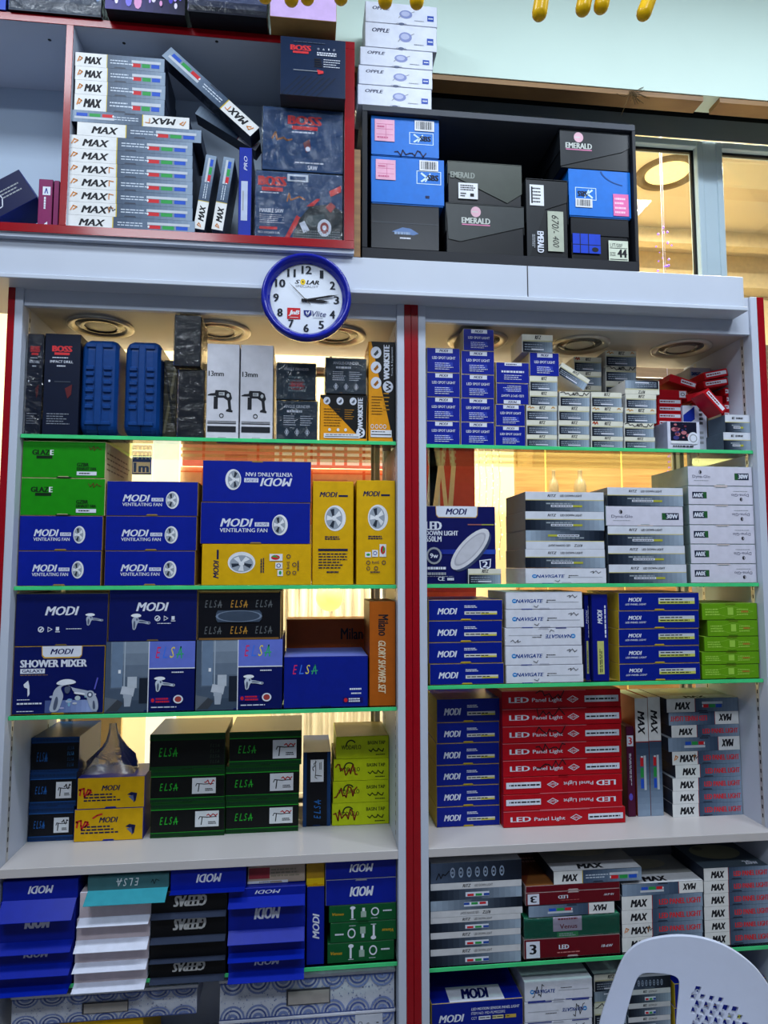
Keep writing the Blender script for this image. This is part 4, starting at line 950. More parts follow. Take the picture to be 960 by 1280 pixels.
kind('lime', 'panel_light_carton', 'lime panel light carton', (M((96, 150, 16), .42), M((70, 110, 12), .45), M((150, 190, 60), .42)), .24, a_lime)
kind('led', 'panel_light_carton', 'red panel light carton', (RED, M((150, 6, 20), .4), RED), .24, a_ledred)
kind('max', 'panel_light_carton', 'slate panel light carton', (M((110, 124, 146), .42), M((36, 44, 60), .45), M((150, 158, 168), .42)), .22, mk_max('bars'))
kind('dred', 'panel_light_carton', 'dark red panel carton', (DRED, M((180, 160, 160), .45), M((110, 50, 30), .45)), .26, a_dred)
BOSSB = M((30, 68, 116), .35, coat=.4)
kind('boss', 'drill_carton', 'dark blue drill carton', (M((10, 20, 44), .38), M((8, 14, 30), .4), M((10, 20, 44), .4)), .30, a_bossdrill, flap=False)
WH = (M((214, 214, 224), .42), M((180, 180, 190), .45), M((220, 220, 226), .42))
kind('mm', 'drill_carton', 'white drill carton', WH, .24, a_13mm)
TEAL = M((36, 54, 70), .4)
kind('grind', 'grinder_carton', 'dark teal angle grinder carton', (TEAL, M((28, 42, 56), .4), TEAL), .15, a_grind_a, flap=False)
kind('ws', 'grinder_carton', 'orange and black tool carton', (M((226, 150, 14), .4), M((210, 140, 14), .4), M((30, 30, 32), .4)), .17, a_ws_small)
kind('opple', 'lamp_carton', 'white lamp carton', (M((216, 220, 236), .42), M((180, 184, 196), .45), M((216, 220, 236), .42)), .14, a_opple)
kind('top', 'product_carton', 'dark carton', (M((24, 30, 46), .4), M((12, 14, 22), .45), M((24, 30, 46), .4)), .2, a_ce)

# ------------------------------------------------------------------ LEFT BAY
G1, G2, G3 = 'cartons on the glass shelves of the left bay', 'cartons above the white plank of the left bay', 'cartons below the white plank of the left bay'
# shelf 1
Y1 = .035
o, _ = put('boss', Y1, 14.5, 53, 411, 537, 'dark blue impact drill carton in film, first from left post on left top shelf', zL1+.0004, wrap=True)
o, _ = put('boss', Y1, 54.5, 99.5, 413, 540, 'dark blue impact drill carton beside the blue tool cases, second from left post', zL1+.0004)
def tool_case(u0, u1, v0, v1, label):
    # moulded carry case standing on its hinge, narrow ribbed side to the front
    x0, x1 = WX(u0, 480, Y1), WX(u1, 480, Y1); h = WZ((u0+u1)/2, v0, Y1)-WZ((u0+u1)/2, v1, Y1); w = x1-x0; d = .34
    CB = M((10, 58, 122), .38, nscale=60, bump=.05); b = MB()
    def half(s):
        # outline in the depth/height plane, rounded corners; each shell is half the width with a drafted edge
        def ol(q):
            r = .045-q; pts = []
            for cx, cz, a0 in ((d/2-.045, .05, -PI/2), (d/2-.045, h-.05, 0), (-d/2+.045, h-.05, PI/2), (-d/2+.045, .05, PI)):
                for i in range(7):
                    a = a0+PI/2*i/6; pts.append((cx+r*math.cos(a), cz+r*math.sin(a)))
            return pts
        L = [(s*.001, 0), (s*w*.30, 0.0), (s*w*.42, .006), (s*w*.5, .02)]
        vs = []; n = 28
        for xx, q in L: vs += [(xx, y, z) for y, z in ol(q)]
        fs = []
        for l in range(3):
            for i in range(n):
                j = (i+1) % n; fs.append((l*n+i, l*n+j, (l+1)*n+j, (l+1)*n+i))
        fs.append(tuple(3*n+i for i in range(n)))
        b.add(vs, fs, CB)
    half(1); half(-1)
    o = b.obj('tool_case', None, ((x0+x1)/2, Y1+d/2, zL1+.0004-.005)); tag(o, label, 'tool case', 'blue moulded tool cases')
    for s in (-1, 1):
        c = MB()
        for zc in (.30, .38, .46, .54, .62, .68): c.box(s*w*.13 if s > 0 else -w*.36, w*.36 if s > 0 else -w*.13, -d/2-.006, -d/2+.004, h*zc-h*.022, h*zc+h*.022, CB, .003)
        c.obj('grip_ribs', o)
    c = MB(); c.box(-w*.10, w*.10, -d/2-.007, -d/2+.003, h*.12, h*.93, CB, .003); c.obj('spine', o)
    c = MB(); c.box(-w*.36, w*.36, -d/2-.005, -d/2+.006, h*.88, h*.93, CB, .003); c.obj('latch', o); c = MB(); c.box(-w*.36, w*.36, -d/2-.004, -d/2+.006, h*.12, h*.16, CB, .003); c.obj('hinge', o)
    c = MB(); c.tube([(0, -.05, h-.007), (0, -.05, h+.012), (0, .05, h+.012), (0, .05, h-.007)], .008, CB, 8); c.obj('carry_handle', o)
    return o
tool_case(100, 146, 416, 543, 'blue moulded tool case next to the dark drill cartons')
tool_case(155, 199, 418, 544, 'blue moulded tool case next to the film-wrapped olive carton')
kind('olive', 'drill_carton', 'olive', (M((60, 56, 34), .45), M((30, 28, 20), .45), M((40, 38, 26), .45)), .2, None, flap=False)
def a_olive(f): f.K([(.1, .1), (.5, .5), (.9, .95)], .03, M((120, 112, 80), .4)); f.K([(.85, .2), (.4, .6), (.1, .9)], .03, M((24, 24, 22), .4)); f.L(.6, .95, .2, .6, 5, M((20, 20, 20), .5))
put('olive', Y1+.06, 204, 221, 446, 546, 'olive patterned carton in clear film wedged beside the second blue case', zL1+.0004, art=a_olive, wrap=True)
kind('dw', 'wrapped_carton', 'black', (M((14, 20, 34), .4), M((10, 14, 26), .4), M((14, 20, 34), .4)), .16, None, flap=False)
_, z = put('dw', Y1, 222.5, 255, 459, 545, 'black film-wrapped carton standing on glass shelf left of white drill cartons', zL1+.0004, wrap=True)
put('dw', Y1-.02, 218, 251, 393, 457, 'black film-wrapped carton on top of another black wrapped carton', z+.004, wrap=True)
put('mm', Y1, 258, 299, 430, 548.5, 'white drill carton with drill drawing, beside the black wrapped cartons', zL1+.0004)
put('mm', Y1, 300.2, 341.5, 432, 550, 'white drill carton with drill drawing, beside the teal grinder cartons', zL1+.0004)
_, z = put('grind', Y1, 345.5, 397, 501, 550, 'dark teal angle grinder carton with care symbols, resting on the glass shelf', zL1+.0004, art=a_grind_b, wrap=True)
put('grind', Y1, 345.5, 395, 454, 500, 'dark teal angle grinder carton with red emblem, on another grinder carton', z+.004, art=a_grind_a, wrap=True)
_, z = put('ws', Y1, 400, 459, 494, 551.5, 'small orange and black tool carton under a teal grinder carton', zL1+.0004, art=a_ws_small)
put('grind', Y1, 407, 458, 448, 493, 'dark teal angle grinder carton on the small orange tool carton', z+.004, art=a_grind_b, wrap=True)
put('ws', Y1, 460.5, 495.5, 427, 552, 'tall orange and black tool carton beside the centre red posts', zL1+.0004, art=a_ws_tall)
# shelf 2
stack('fan', .04, zL2, 'first stack, left second shelf', [(10, 126.5, 689, 733), (11, 128.5, 645, 688), (13, 131.5, 598, 644, dict(k='glaze')), (17.5, 132, 552, 597.5, dict(k='glaze'))], G1)
stack('fan', .04, zL2, 'second stack, left second shelf', [(130.5, 244, 689, 732.5), (131.5, 246, 645.5, 688), (133, 247.5, 602, 644.5)], G1)
def rot_side(f): f.alt = 0; a_fan_side(f)
stack('fan', .04, zL2, 'third stack, left second shelf', [(252, 389, 679, 730.5, dict(k='fany', art=a_fan_side, artrot=90, look='yellow fan carton lying flat')), (250.5, 388, 627, 678.5), (253, 389, 575, 626.5, dict(artrot=180, look='upside-down blue fan carton'))], G1)
put('fany', .05, 390.5, 442, 599, 728.5, 'tall yellow fan carton with specification table, beside blue fan cartons', zL2+.0004, art=a_fan_side2)
put('fany', .04, 445.5, 495.8, 597.5, 728, 'tall yellow fan carton with coloured badges, beside the centre posts', zL2+.0004, art=a_fan_side)
# shelf 3
stack('mixer', .04, zL3, 'first stack, left third shelf', [(11, 130.5, 809, 894), (16.5, 135, 743, 808, dict(k='tapbox'))], G1)
stack('elsabath', .04, zL3, 'second stack, left third shelf', [(131.5, 243.5, 803, 891), (135.8, 246.5, 738, 801.5, dict(k='tapbox', art=a_tapbox2))], G1)
stack('elsabath', .04, zL3, 'third stack, left third shelf', [(245, 353, 801, 888.5), (247, 351, 740, 799.5, dict(k='elsablk', look='black tap carton with handle slot', flap=False, sideart=None))], G1)
put('elsablue', .04, 354.5, 460, 823.5, 887.5, 'plain blue mixer carton with coloured lettering, below orange brown carton', zL3+.0004)
_z = zL3+.0004
kind('milb', 'shower_set_carton', 'orange', (M((168, 74, 14), .45), M((120, 46, 8), .45), ORG), .14, a_milano)
yb = .305
h0 = WZ(408, 774, yb)
carton('shower_set_carton', 'orange brown shower set carton lying behind the plain blue carton', 'box', ((WX(358, 800, yb)+WX(461, 800, yb))/2, yb+.07, zL3+.0004), WX(461, 800, yb)-WX(358, 800, yb), h0-zL3, .14, KIND['milb']['mats'], lambda f: a_milano(f.sub(0, 1, .52, 1)))
def rotv(f): a_milano_v(f.rot(270))
put('milano', .04, 461.5, 496, 753, 884, 'orange shower set carton standing upright beside the centre posts', zL3+.0004, art=rotv, mats=(M((168, 84, 14), .45), M((120, 56, 10), .45), ORG), tab=False)
# plank stacks
def yplank(u, v): return Ysolve(u, v, zP)
ST = lambda s, red=True: (('price_label', s, PW, (lambda f: sticker_art(f, red, int(s[0]*100)))),)
y = yplank(46, 1052)
stack('elsab', y, zP, 'first stack on left white plank', [(0, 92, 1009, 1052, dict(stick=ST((.57, .9, .24, .68), False))), (1, 95.5, 966, 1008, dict(stick=ST((.57, .9, .24, .72), False))), (4, 99, 922, 964, dict(art=a_elsa_b_top))], G2)
y = yplank(136, 1051)
ZYW = stack('wrapyel', y, zP, 'second stack on left white plank', [(92.5, 179, 1010.5, 1051, dict(art=a_wrapyel2)), (96.5, 181, 971, 1009.5)], G2)
YW2 = y
y = yplank(234, 1046)
stack('elsag', y, zP, 'third stack on left white plank', [(188, 281, 1003, 1046, dict(stick=ST((.6, .92, .28, .74)))), (188, 281, 962, 1002, dict(stick=ST((.56, .88, .26, .74)))), (187, 281.5, 917, 961, dict(art=a_elsa_g_top))], G2)
y = yplank(328, 1040.5)
stack('elsag', y, zP, 'fourth stack on left white plank', [(282, 373, 999, 1040.5, dict(stick=ST((.6, .92, .26, .74)))), (282, 374, 957, 998, dict(stick=ST((.6, .92, .24, .76)))), (286.5, 377, 914, 956, dict(stick=ST((.6, .93, .2, .74))))], G2)
y = yplank(396, 1033)
def a_elsa_bv(f):
    f.R(0, .13, 0, 1, M((18, 56, 104), .4)); f.R(.87, 1, 0, 1, M((18, 56, 104), .4)); elsa(f.rot(90), .1, .36, .36, .6, M((40, 110, 190), .4))
put('elsab', y, 378.5, 413.5, 940, 1033, 'black and blue tap carton standing upright beside lime cartons', zP+.0004, art=a_elsa_bv, stick=(('price_label', (.27, .74, .6, .9), PW, lambda f: sticker_art(f.rot(90), False, 5)),))
y = yplank(453, 1031)
stack('basin', y, zP, 'lime stack on left white plank', [(415, 492, 1003, 1031, dict(art=mk_basin(3))), (416, 494, 975.5, 1002.5, dict(art=mk_basin(4))), (417, 495, 948, 975, dict(art=mk_basin(5))), (420, 496.3, 920, 947.5)], G2)
# clear plastic bag peak on the wrapped yellow cartons
x0, zt = W(138, 971, YW2); 
bag = MB(); r = random.Random(3); cx = WX(140, 940, YW2+.05); zb = 0; zb = ZYW+.0015
rows = []
for k in range(7):
    t = k/6; wx = .115*(1-t)**2.0+.011; wy = .05*(1-t)**1.5+.006; ring = []
    for i in range(20):
        a = 2*PI*i/20; q = 1+.22*math.sin(5*a+.5*k)+.08*r.uniform(-1, 1)
        ring.append((cx+min(.082,max(-.1,wx*math.cos(a)*q))-.006*t, YW2+.08+wy*math.sin(a)*q, zb+.165*t))
    rows.append(ring)
vs = [p for q in rows for p in q]; fs = [(k*20+i, k*20+(i+1) % 20, (k+1)*20+(i+1) % 20, (k+1)*20+i) for k in range(6) for i in range(20)]
bag.add(vs, fs, BAGFILM, True); o = bag.obj('plastic_bag'); tag(o, 'crumpled clear plastic bag peaked over the wrapped yellow cartons', 'plastic bag')
# ------------------------------------------------------------------ below the plank, left: boxes with folded-out hang flaps
def flapbox(Y, u0, u1, vm, h, drop, label, mat, flapmat, art, z0, artrot=180, side=None, hole=True, dep=.25, out=.035):
    x0, x1 = clampx(WX(u0, vm, Y), WX(u1, vm, Y), Y, z0); w = x1-x0-.001
    b = MB(); b.box(-w/2, w/2, -dep/2, dep/2, 0, h-.0008, side or mat, .0012, front=mat, top=mat)
    F = Face(b, (-w/2, -dep/2, 0), (1, 0, 0), (0, 0, 1), (0, -1, 0), w, h)
    if art: art(F.rot(artrot))
    o = b.obj('tap_carton', None, ((x0+x1)/2, Y+dep/2, z0)); tag(o, label, 'box', G3)
    c = MB(); e = .002; y0 = -dep/2          # flap hinged on the lower front edge, hanging outwards and down
    P = [(-w/2+e, y0-.0015, .001), (w/2-e, y0-.0015, .001), (w/2-e, y0-out, -drop), (-w/2+e, y0-out, -drop)]
    Q = [(p[0], p[1]+.0003, p[2]+.0012) for p in P]
    c.add(P+Q, [(3, 2, 1, 0), (4, 5, 6, 7), (0, 1, 5, 4), (1, 2, 6, 5), (2, 3, 7, 6), (3, 0, 4, 7)], flapmat)
    B = Vector(P[0])-Vector(P[3]); L = B.length; B.normalize(); n = Vector((1, 0, 0)).cross(B)
    f = Face(c, Vector(P[3])+n*.0002, (1, 0, 0), B, n, w-2*e, L)
    if hole: tabhole(f, M((12, 14, 24), .6))
    c.obj('hang_flap', o)
def flapstack(rows, where, Y=.018, base=None):
    z = base+.0004; n = len(rows)
    ref = WZ((rows[0][0]+rows[0][1])/2, rows[0][4], Y)-z
    for i, (u0, u1, vT, vB, vF, look, mat, fm, art, kw) in enumerate(rows):
        um = (u0+u1)/2; top = WZ(um, rows[i+1][4] if i+1 < n else vT, Y)-ref
        top = min(top, zPl0-.002)
        drop = WZ(um, vF, Y)-WZ(um, vB, Y-.03)
        flapbox(Y, u0, u1, (vT+vB)/2, top-z-.0004, drop, '%s, %s of %s' % (look, ordn(i, n), where), mat, fm, art, z, **kw); z = top
    return z
BF = M((4, 32, 156), .36); YL = .035
zb5 = zL5
WPK = M((206, 190, 196), .45); WFL = M((218, 222, 240), .35); GB = M((14, 15, 20), .4); GF = M((48, 56, 76), .35)
# the glass shelf carries the whole row
flapstack([(-6, 89, 1222, 1245, 1234, 'blue carton with open hang flap', BLUE, BF, a_plain, {}), (-5, 91, 1193, 1222, 1207, 'blue carton with open hang flap', BLUE, BF, a_modi_c, {}), (-3, 93, 1150, 1193, 1178, 'blue carton with open hang flap', BLUE, BF, a_modi_c, {}), (2.5, 97, 1100, 1150, 1126, 'blue carton with open hang flap', BLUE, BF, a_modi_c, dict(out=.05))], 'first flap stack below left plank', base=zb5)
WH_L = 'plain white carton with hang flap'
flapstack([(92, 184, 1217, 1242, 1230, WH_L, WPK, WFL, a_plain, dict(side=WFL)), (93, 186, 1192, 1217, 1205, WH_L, WPK, WFL, a_plain, dict(side=WFL)), (95, 187.5, 1160, 1192, 1177, WH_L, WPK, WFL, a_plain, dict(side=WFL)), (99, 189, 1131, 1160, 1149, WH_L, WPK, WFL, a_plain, dict(side=WFL)), (109, 211, 1096, 1131, 1116, 'teal carton with hang flap', M((62, 104, 110), .4), M((52, 148, 164), .35), a_elsa_teal, dict(out=.05))], 'second flap stack below left plank', base=zb5)
GL = 'black carton with hang flap'
flapstack([(187, 282, 1210, 1236, 1226, GL, GB, GF, a_geepas, dict(out=.025)), (187, 283, 1186, 1210, 1203, GL, GB, GF, a_plain, dict(out=.025)), (188, 283, 1155, 1186, 1176, GL, GB, GF, a_geepas, dict(out=.025)), (188.5, 284, 1122, 1155, 1146, GL, GB, GF, a_geepas, dict(out=.025)), (213, 307.5, 1085, 1124, 1118.5, 'blue carton with hang flap', BLUE, BLUE, a_modi_c, dict(hole=False, out=.03))], 'third flap stack below left plank', base=zb5)
BL = 'blue carton with hang flap'
z4 = flapstack([(285, 381, 1199, 1225, 1212, BL, BLUE, BF, a_modi_c, {}), (285, 381, 1177, 1199, 1188, BL, BLUE, BF, a_plain, {}), (285, 381.5, 1132, 1177, 1160, BL, BLUE, BF, a_modi_c, {}), (285.5, 382, 1107, 1132, 1119, BL, BLUE, BF, a_modi_c, {})], 'fourth flap stack below left plank', base=zb5)
kind('pinkc', 'tap_carton', 'beige', (M((180, 160, 140), .5), M((160, 140, 120), .5), M((180, 160, 140), .5)), .24, a_pinkred)
put('pinkc', YL+.01, 309.5, 381.5, 1085, 1108, 'beige carton with pink print under the left white plank', z4+.0004)
kind('mv', 'tap_carton', 'blue', (BLUE, DBLUE, YEL), .24, None)
_, z5 = put('mv', YL, 383, 405.5, 1110, 1208, 'blue carton standing upright on the glass shelf, left of green cartons', zb5+.0004, art=lambda f: modi(f.rot(90), .33, .65, .28, .66), tab=False)
put('mv', YL+.01, 383, 405.5, 1079, 1107, 'yellow carton resting on the upright blue carton', z5+.0004, mats=(M((170, 130, 30), .45), YEL, YEL), art=lambda f: f.R(0, 1, 0, .3, M((226, 190, 20), .4)))
stack('venus', YL, zb5, 'green stack below left plank', [(409, 493, 1183, 1208), (412.5, 496, 1157.5, 1182.5, dict(artrot=180, look='upside-down green accessory carton')), (411, 496.3, 1136, 1157, {}), (407, 496.3, 1104, 1135.5, dict(k='modilid', look='blue tap carton', artrot=180)), (406.5, 496.3, 1075, 1103.5, dict(k='modilid', look='blue tap carton', artrot=180))], G3)
# patterned cartons at the bottom, stacked on the unit floor
zfl = .0702
yq = .06
def porc(u0, u1, vT, vB, z0, z1, label, art, Y=yq):
    x0, x1 = clampx(WX(u0, (vT+vB)/2, Y), WX(u1, (vT+vB)/2, Y), Y, z0, .005)
    o = carton('toilet_carton', label, 'box', ((x0+x1)/2, Y+.18, z0), x1-x0, z1-z0-.012, .36, KIND['porc']['mats'], art, flap=False, group='patterned cartons at the bottom')
    c = MB(); w = x1-x0; h = z1-z0-.012; c.box(-w/2-.004, w/2+.004, -.184, .18, h+.0004, h+.011, M((206, 208, 222), .35), .002); c.obj('lid', o)
    return z1
zt = WZ(386, 1217, yq); zm = WZ(386, 1267, yq)
zlow = zm-(zt-zm)
z0 = porc(275, 496, 1267, 1317, max(.072, zlow), zm-.001, 'blue patterned white carton with recycling marks, lowest at the bottom right of left bay', a_porc_ce, yq)
porc(275, 496, 1217, 1267, zm, zt, 'blue patterned white carton with hand slot beneath the green cartons', a_porc_hole, yq)
zt2 = WZ(130, 1237, yq); zm2 = WZ(130, 1274, yq)
porc(15, 246, 1237, 1274, zm2, zt2, 'blue patterned white carton with hand slot beneath the white flap cartons', a_porc_hole)
kind('ybot', 'tap_carton', 'yellow', (YEL, YEL, YEL), .3, a_plain)
x0, x1 = WX(74, 1278, .07), WX(179, 1278, .07)
carton('tap_carton', 'yellow carton at the bottom edge under a blue patterned carton', 'box', ((x0+x1)/2, .22, .0704), x1-x0, zm2-.0006-.0704, .3, (YEL, YEL, YEL), None)
# ================================================================== RIGHT BAY
G4, G5, G6, G7 = 'small lamp cartons on the top glass shelf of the right bay', 'cartons on the glass shelves of the right bay', 'cartons above the white plank of the right bay', 'cartons below the white plank of the right bay'
RZ = lambda w=0: dict(art=mk_ritz(w, w))
# shelf 1
kind('plainb', 'storage_carton', 'plain brown carton', (M((120, 104, 80), .6), M((120, 104, 80), .6), M((120, 104, 80), .6)), .13, None, flap=False)
HID = lambda d=.13: dict(k='plainb', look='plain brown carton', dep=d)
SS = dict(look='small slate carton')
stack('spot', .03, zR1, 'first spotlight stack, right top shelf', [(533, 575, 525.5, 555), (533, 575, 495.5, 525), (533.3, 575, 465, 495), (533.5, 575, 434, 464.5)], G4)
stack('spot', .03, zR1, 'second spotlight stack, right top shelf', [(576, 618, 526.5, 555.5), (576, 618, 496.5, 526), (576.5, 618, 467, 496), (576.5, 618, 437.5, 466.5), (579, 617.5, 410, 437)], G4)
stack('spot', .03, zR1, 'third spotlight stack, right top shelf', [(619, 657, 532, 557), (619.5, 656.5, 505, 531.5), (620.5, 661, 478.5, 504.5, dict(artrot=180, look='upside-down small blue carton')), (620, 661.5, 452.5, 478, dict(art=a_spot2))], G4)
stack('ritz', .03, zR1, 'first slate stack, right top shelf', [(658, 696.5, 543.5, 558.5), (658, 696.5, 525.5, 543), (658, 696.5, 507, 525, RZ(1)), (662, 697, 489, 506.5), (662, 697, 470.5, 488.5), (662, 699, 441, 470, dict(k='spot', look='small blue spotlight carton', dep=.14)), (652.5, 691, 418.5, 440.5, dict(look='small slate cream-topped carton'))], G4)
stack('ritz', .03, zR1, 'second slate stack, right top shelf', [(698, 737, 543.5, 559.5), (698, 737, 526, 543), (698, 737, 508, 525.5), (699.5, 737.5, 490, 507.5, RZ(2))], G4)
stack('ritz', .03, zR1, 'third slate stack, right top shelf', [(739, 779, 545.5, 560), (739, 779, 526.5, 545, RZ(3)), (739, 779, 508.5, 526, RZ(1)), (739, 777.5, 490.5, 508)], G4)
stack('ritz', .03, zR1, 'fourth slate stack, right top shelf', [(780.5, 819, 545.5, 560), (780, 817.5, 528, 545, RZ(2)), (781.5, 820.5, 509.5, 527.5, RZ(1)), (782, 820.5, 492, 509, RZ(0)), (781, 824, 475, 491.5, dict(artrot=180, look='upside-down small slate carton'))], G4)
tilted('ritz', .04, 716.5, 470.5, 40, 15, 31, 'small slate carton tipped over on top of the second slate stack', G4)
stack('ritz', .20, zR1, 'rear left slate stack, right top shelf', [(719, 751, 503, 572, HID()), (717.5, 752, 484.5, 502.5, {**SS, **RZ(0)}), (717.5, 752, 467, 484, {**SS, **RZ(0)}), (717.5, 752, 449, 466.5, {**SS, **RZ(3)})], G4)
stack('ritz', .20, zR1, 'rear right slate stack, right top shelf', [(759, 793, 497, 572, HID()), (757, 795.5, 478.5, 496.5, {**SS, **RZ(0)}), (757, 795.5, 459.5, 478, {**SS, **RZ(2)}), (757, 795.5, 440.5, 459, {**SS, **RZ(1)})], G4)
stack('reds', .155, zR1, 'red stack beside the slate cartons, right top shelf', [(823, 851, 531.5, 567, HID(.11))]+[(822, 852.5, 567-8.9*(k+1)+.4, 567-8.9*k, dict(art=a_redsmall2)) for k in range(4, 8)]+[(823, 859, 485.5, 495, dict(art=a_redicon))], G4)
tilted('reds', .16, 854, 477, 34, 9, 16, 'small red carton tilted on top of the left red stack', G4, art=a_redsmall)
kind('globe', 'lamp_carton', 'white', (M((206, 208, 226), .42), M((150, 154, 180), .45), M((200, 200, 214), .42)), .10, a_globe, flap=False)
put('globe', .03, 834, 875, 525.5, 560.5, 'small white lamp carton with starry night picture in front of red cartons', zR1+.0004)
put('globe', .145, 853.5, 884, 501, 563, 'white lamp carton with blue panel standing behind the starry picture carton', zR1+.0004, art=a_bluepanel, dep=.09)
tilted('reds', .15, 870, 495, 24, 8, -14, 'small red carton pointing left on the standing white carton', G4, art=a_plain)
stack('ritzf', .03, zR1, 'slate pair at the right end of right top shelf', [(904, 956, 538, 560.5, dict(dep=.11)), (906, 956, 516, 537.5, dict(dep=.11))], G4)
stack('reds', .15, zR1, 'far right red stack on right top shelf', [(906, 937, 519, 565.5, HID(.11))]+[(905, 938, 565.5-9.4*(k+1)+.4, 565.5-9.4*k) for k in range(5, 7)]+[(908, 942, 490.5, 499), (906, 946, 480.5, 490)], G4)
stack('reds', .15, zR1, 'red stack behind the diagonal red carton', [(885.5, 902.5, 500, 566, HID(.11)), (884.5, 903.5, 491, 499.5, dict(art=a_plain))], G4)
tilted('reds', .145, 895, 478.5, 31, 8.5, -10, 'small red carton slanting up to the right, lower of two', G4)
tilted('reds', .145, 895, 467.5, 30, 9, -12, 'small red carton slanting up to the right, upper of two', G4)
tilted('reds', .035, 894, 501, 33, 9, 47, 'small red carton leaning steeply across the red heap', G4, dep=.09)
stack('nav', .265, zR1, 'white stack behind the red heap, right top shelf', [(864, 911, 491.5, 573, HID(.16)), (862.5, 913, 474.5, 491, dict(art=a_navtop, dep=.17)), (862.5, 914, 457.5, 474, dict(art=a_navtop, dep=.17))], G4)
# shelf 2
put('downbox', .05, 532, 619.5, 628, 725, 'dark blue downlight carton with large lamp picture beside centre posts', zR2+.0004, flap=False)
kind('pale', 'lamp_carton', 'pale', (M((150, 152, 170), .45), M((130, 132, 150), .45), M((150, 152, 170), .45)), .1, None, flap=False)
put('ritzf', .03, 585, 626.5, 708, 727, 'small slate carton lying in front of the dark blue downlight carton', zR2+.0004, art=mk_ritz(0), flap=False, dep=.018)
stack('nav', .03, zR2, 'first downlight stack, right second shelf', [(656.5, 758, 708, 727.5), (656.5, 756, 684.5, 707.5, dict(k='ritzf')), (657, 755, 661, 684, dict(k='ritzf', artrot=180, look='upside-down slate downlight carton')), (656.5, 755, 637.5, 660.5, dict(k='ritzf')), (656.5, 754.5, 613, 637, dict(k='ritzf'))], G5)
stack('ritzf', .03, zR2, 'second downlight stack, right second shelf', [(761, 858, 704.5, 728), (760, 856, 681, 704), (759.5, 854, 656.5, 680.5), (757, 854, 631.5, 656, dict(k='dyna')), (759, 853.5, 608.5, 631)], G5)
DY = dict(artrot=180, look='upside-down white thirty-watt carton')
stack('dyna', .03, zR2, 'third downlight stack, right second shelf', [(863, 957, 704.5, 728.5, DY), (863, 957, 680, 704, DY), (862, 957, 656, 679.5, DY), (861, 955.5, 631, 655.5, DY), (860, 955.5, 607.5, 630.5, DY), (859.5, 955, 583, 607)], G5)
# shelf 3
stack('pmodi', .03, zR3, 'first stack, right third shelf', [(537, 630, 829, 855.5), (535.5, 628, 802.5, 828.5), (535.5, 628, 775.5, 802), (535.5, 628.5, 749.5, 775)], G5)
stack('nav', .03, zR3, 'second stack, right third shelf', [(632.5, 729.5, 834.5, 857), (631.5, 728, 810.5, 834), (631, 727, 788, 810, dict(artrot=180, look='upside-down white downlight carton')), (632, 730, 765, 787.5), (632, 728, 743, 764.5)], G5)
kind('pv', 'panel_light_carton', 'blue', (M((8, 20, 120), .38), DBLUE, DBLUE), .26, None)
put('pv', .06, 730.8, 736.8, 742, 849, 'blue panel light carton on end, right against the white downlight stack', zR3+.0004, art=lambda f: a_panel_v(f.rot(90)), tab=False)
put('pv', .04, 740, 760.5, 741, 849.5, 'blue panel light carton on end, left of the yellow-sided stack', zR3+.0004, art=lambda f: a_panel_v(f.rot(90)), tab=False)
stack('pmodi', .03, zR3, 'yellow-sided stack, right third shelf', [(774, 875.5, 830.5, 852, dict(art=a_panel_modi2)), (773.5, 874.5, 808.5, 830, dict(art=a_panel_modi2)), (773, 874, 787, 808, dict(art=a_panel_modi2)), (773, 874, 764.5, 786.5, dict(art=a_panel_modi2)), (773, 874, 742, 764, dict(art=a_panel_modi2))], G5)
stack('lime', .035, zR3, 'lime stack, right third shelf', [(877, 949, 830.5, 848.5), (877, 949.5, 814.5, 830), (880, 954.5, 795.5, 814), (884, 955, 775, 795, dict(art=a_lime)), (877, 955, 754, 774)], G5)
# plank
y = yplank(585, 1033)
stack('pmodi', y, zP, 'first stack on right white plank', [(545.5, 625, 1007.5, 1033), (545.5, 624.5, 981.5, 1007), (545, 624.5, 955.5, 981), (545, 624.5, 928.5, 955), (545.5, 624.5, 902.5, 928), (545.5, 625, 873, 902)], G6)
LR = dict(artrot=180, look='upside-down red panel light carton')
y = yplank(702, 1032)
stack('led', y, zP, 'red stack on right white plank', [(629, 782, 1011.5, 1032), (629, 778, 991, 1011, LR), (629, 778, 969.5, 990.5, LR), (628.5, 777.5, 948.5, 969, dict(art=mk_led(7))), (628, 777, 927.5, 948, dict(art=mk_led(3))), (628, 777, 906.5, 927, dict(art=mk_led(9))), (627.5, 777, 885, 906, dict(art=mk_led(2))), (627, 776, 862.5, 884.5, dict(art=mk_led(5)))], G6)
y = yplank(788, 1011)
kind('pur', 'lamp_carton', 'p', (M((74, 14, 50), .4), M((60, 10, 30), .4), M((74, 14, 50), .4)), .16, a_wire_purple)
put('pur', .20, 783.5, 793.3, 898, 1011, 'dark purple carton standing between red stack and upright slate cartons', zP+.0004, flap=False)
kind('mxv', 'panel_light_carton', 'slate', (M((130, 140, 156), .42), M((150, 60, 40), .5), M((200, 200, 206), .42)), .18, None)
def a_maxv(f): mk_max('barsonly', 0, .37)(f.rot(270))
put('mxv', .20, 795, 811, 867, 1015, 'upright slate panel carton, left of the two beside dark purple carton', zP+.0004, art=a_maxv, flap=False)
put('mxv', .20, 811.5, 827, 867, 1015.5, 'upright slate panel carton, right of the two beside lying slate cartons', zP+.0004, art=a_maxv, flap=False)
y = yplank(905, 1019)
ML = dict(art=mk_max('led', 0, .37)); MLm = lambda k: dict(art=mk_max('led', k, .37))
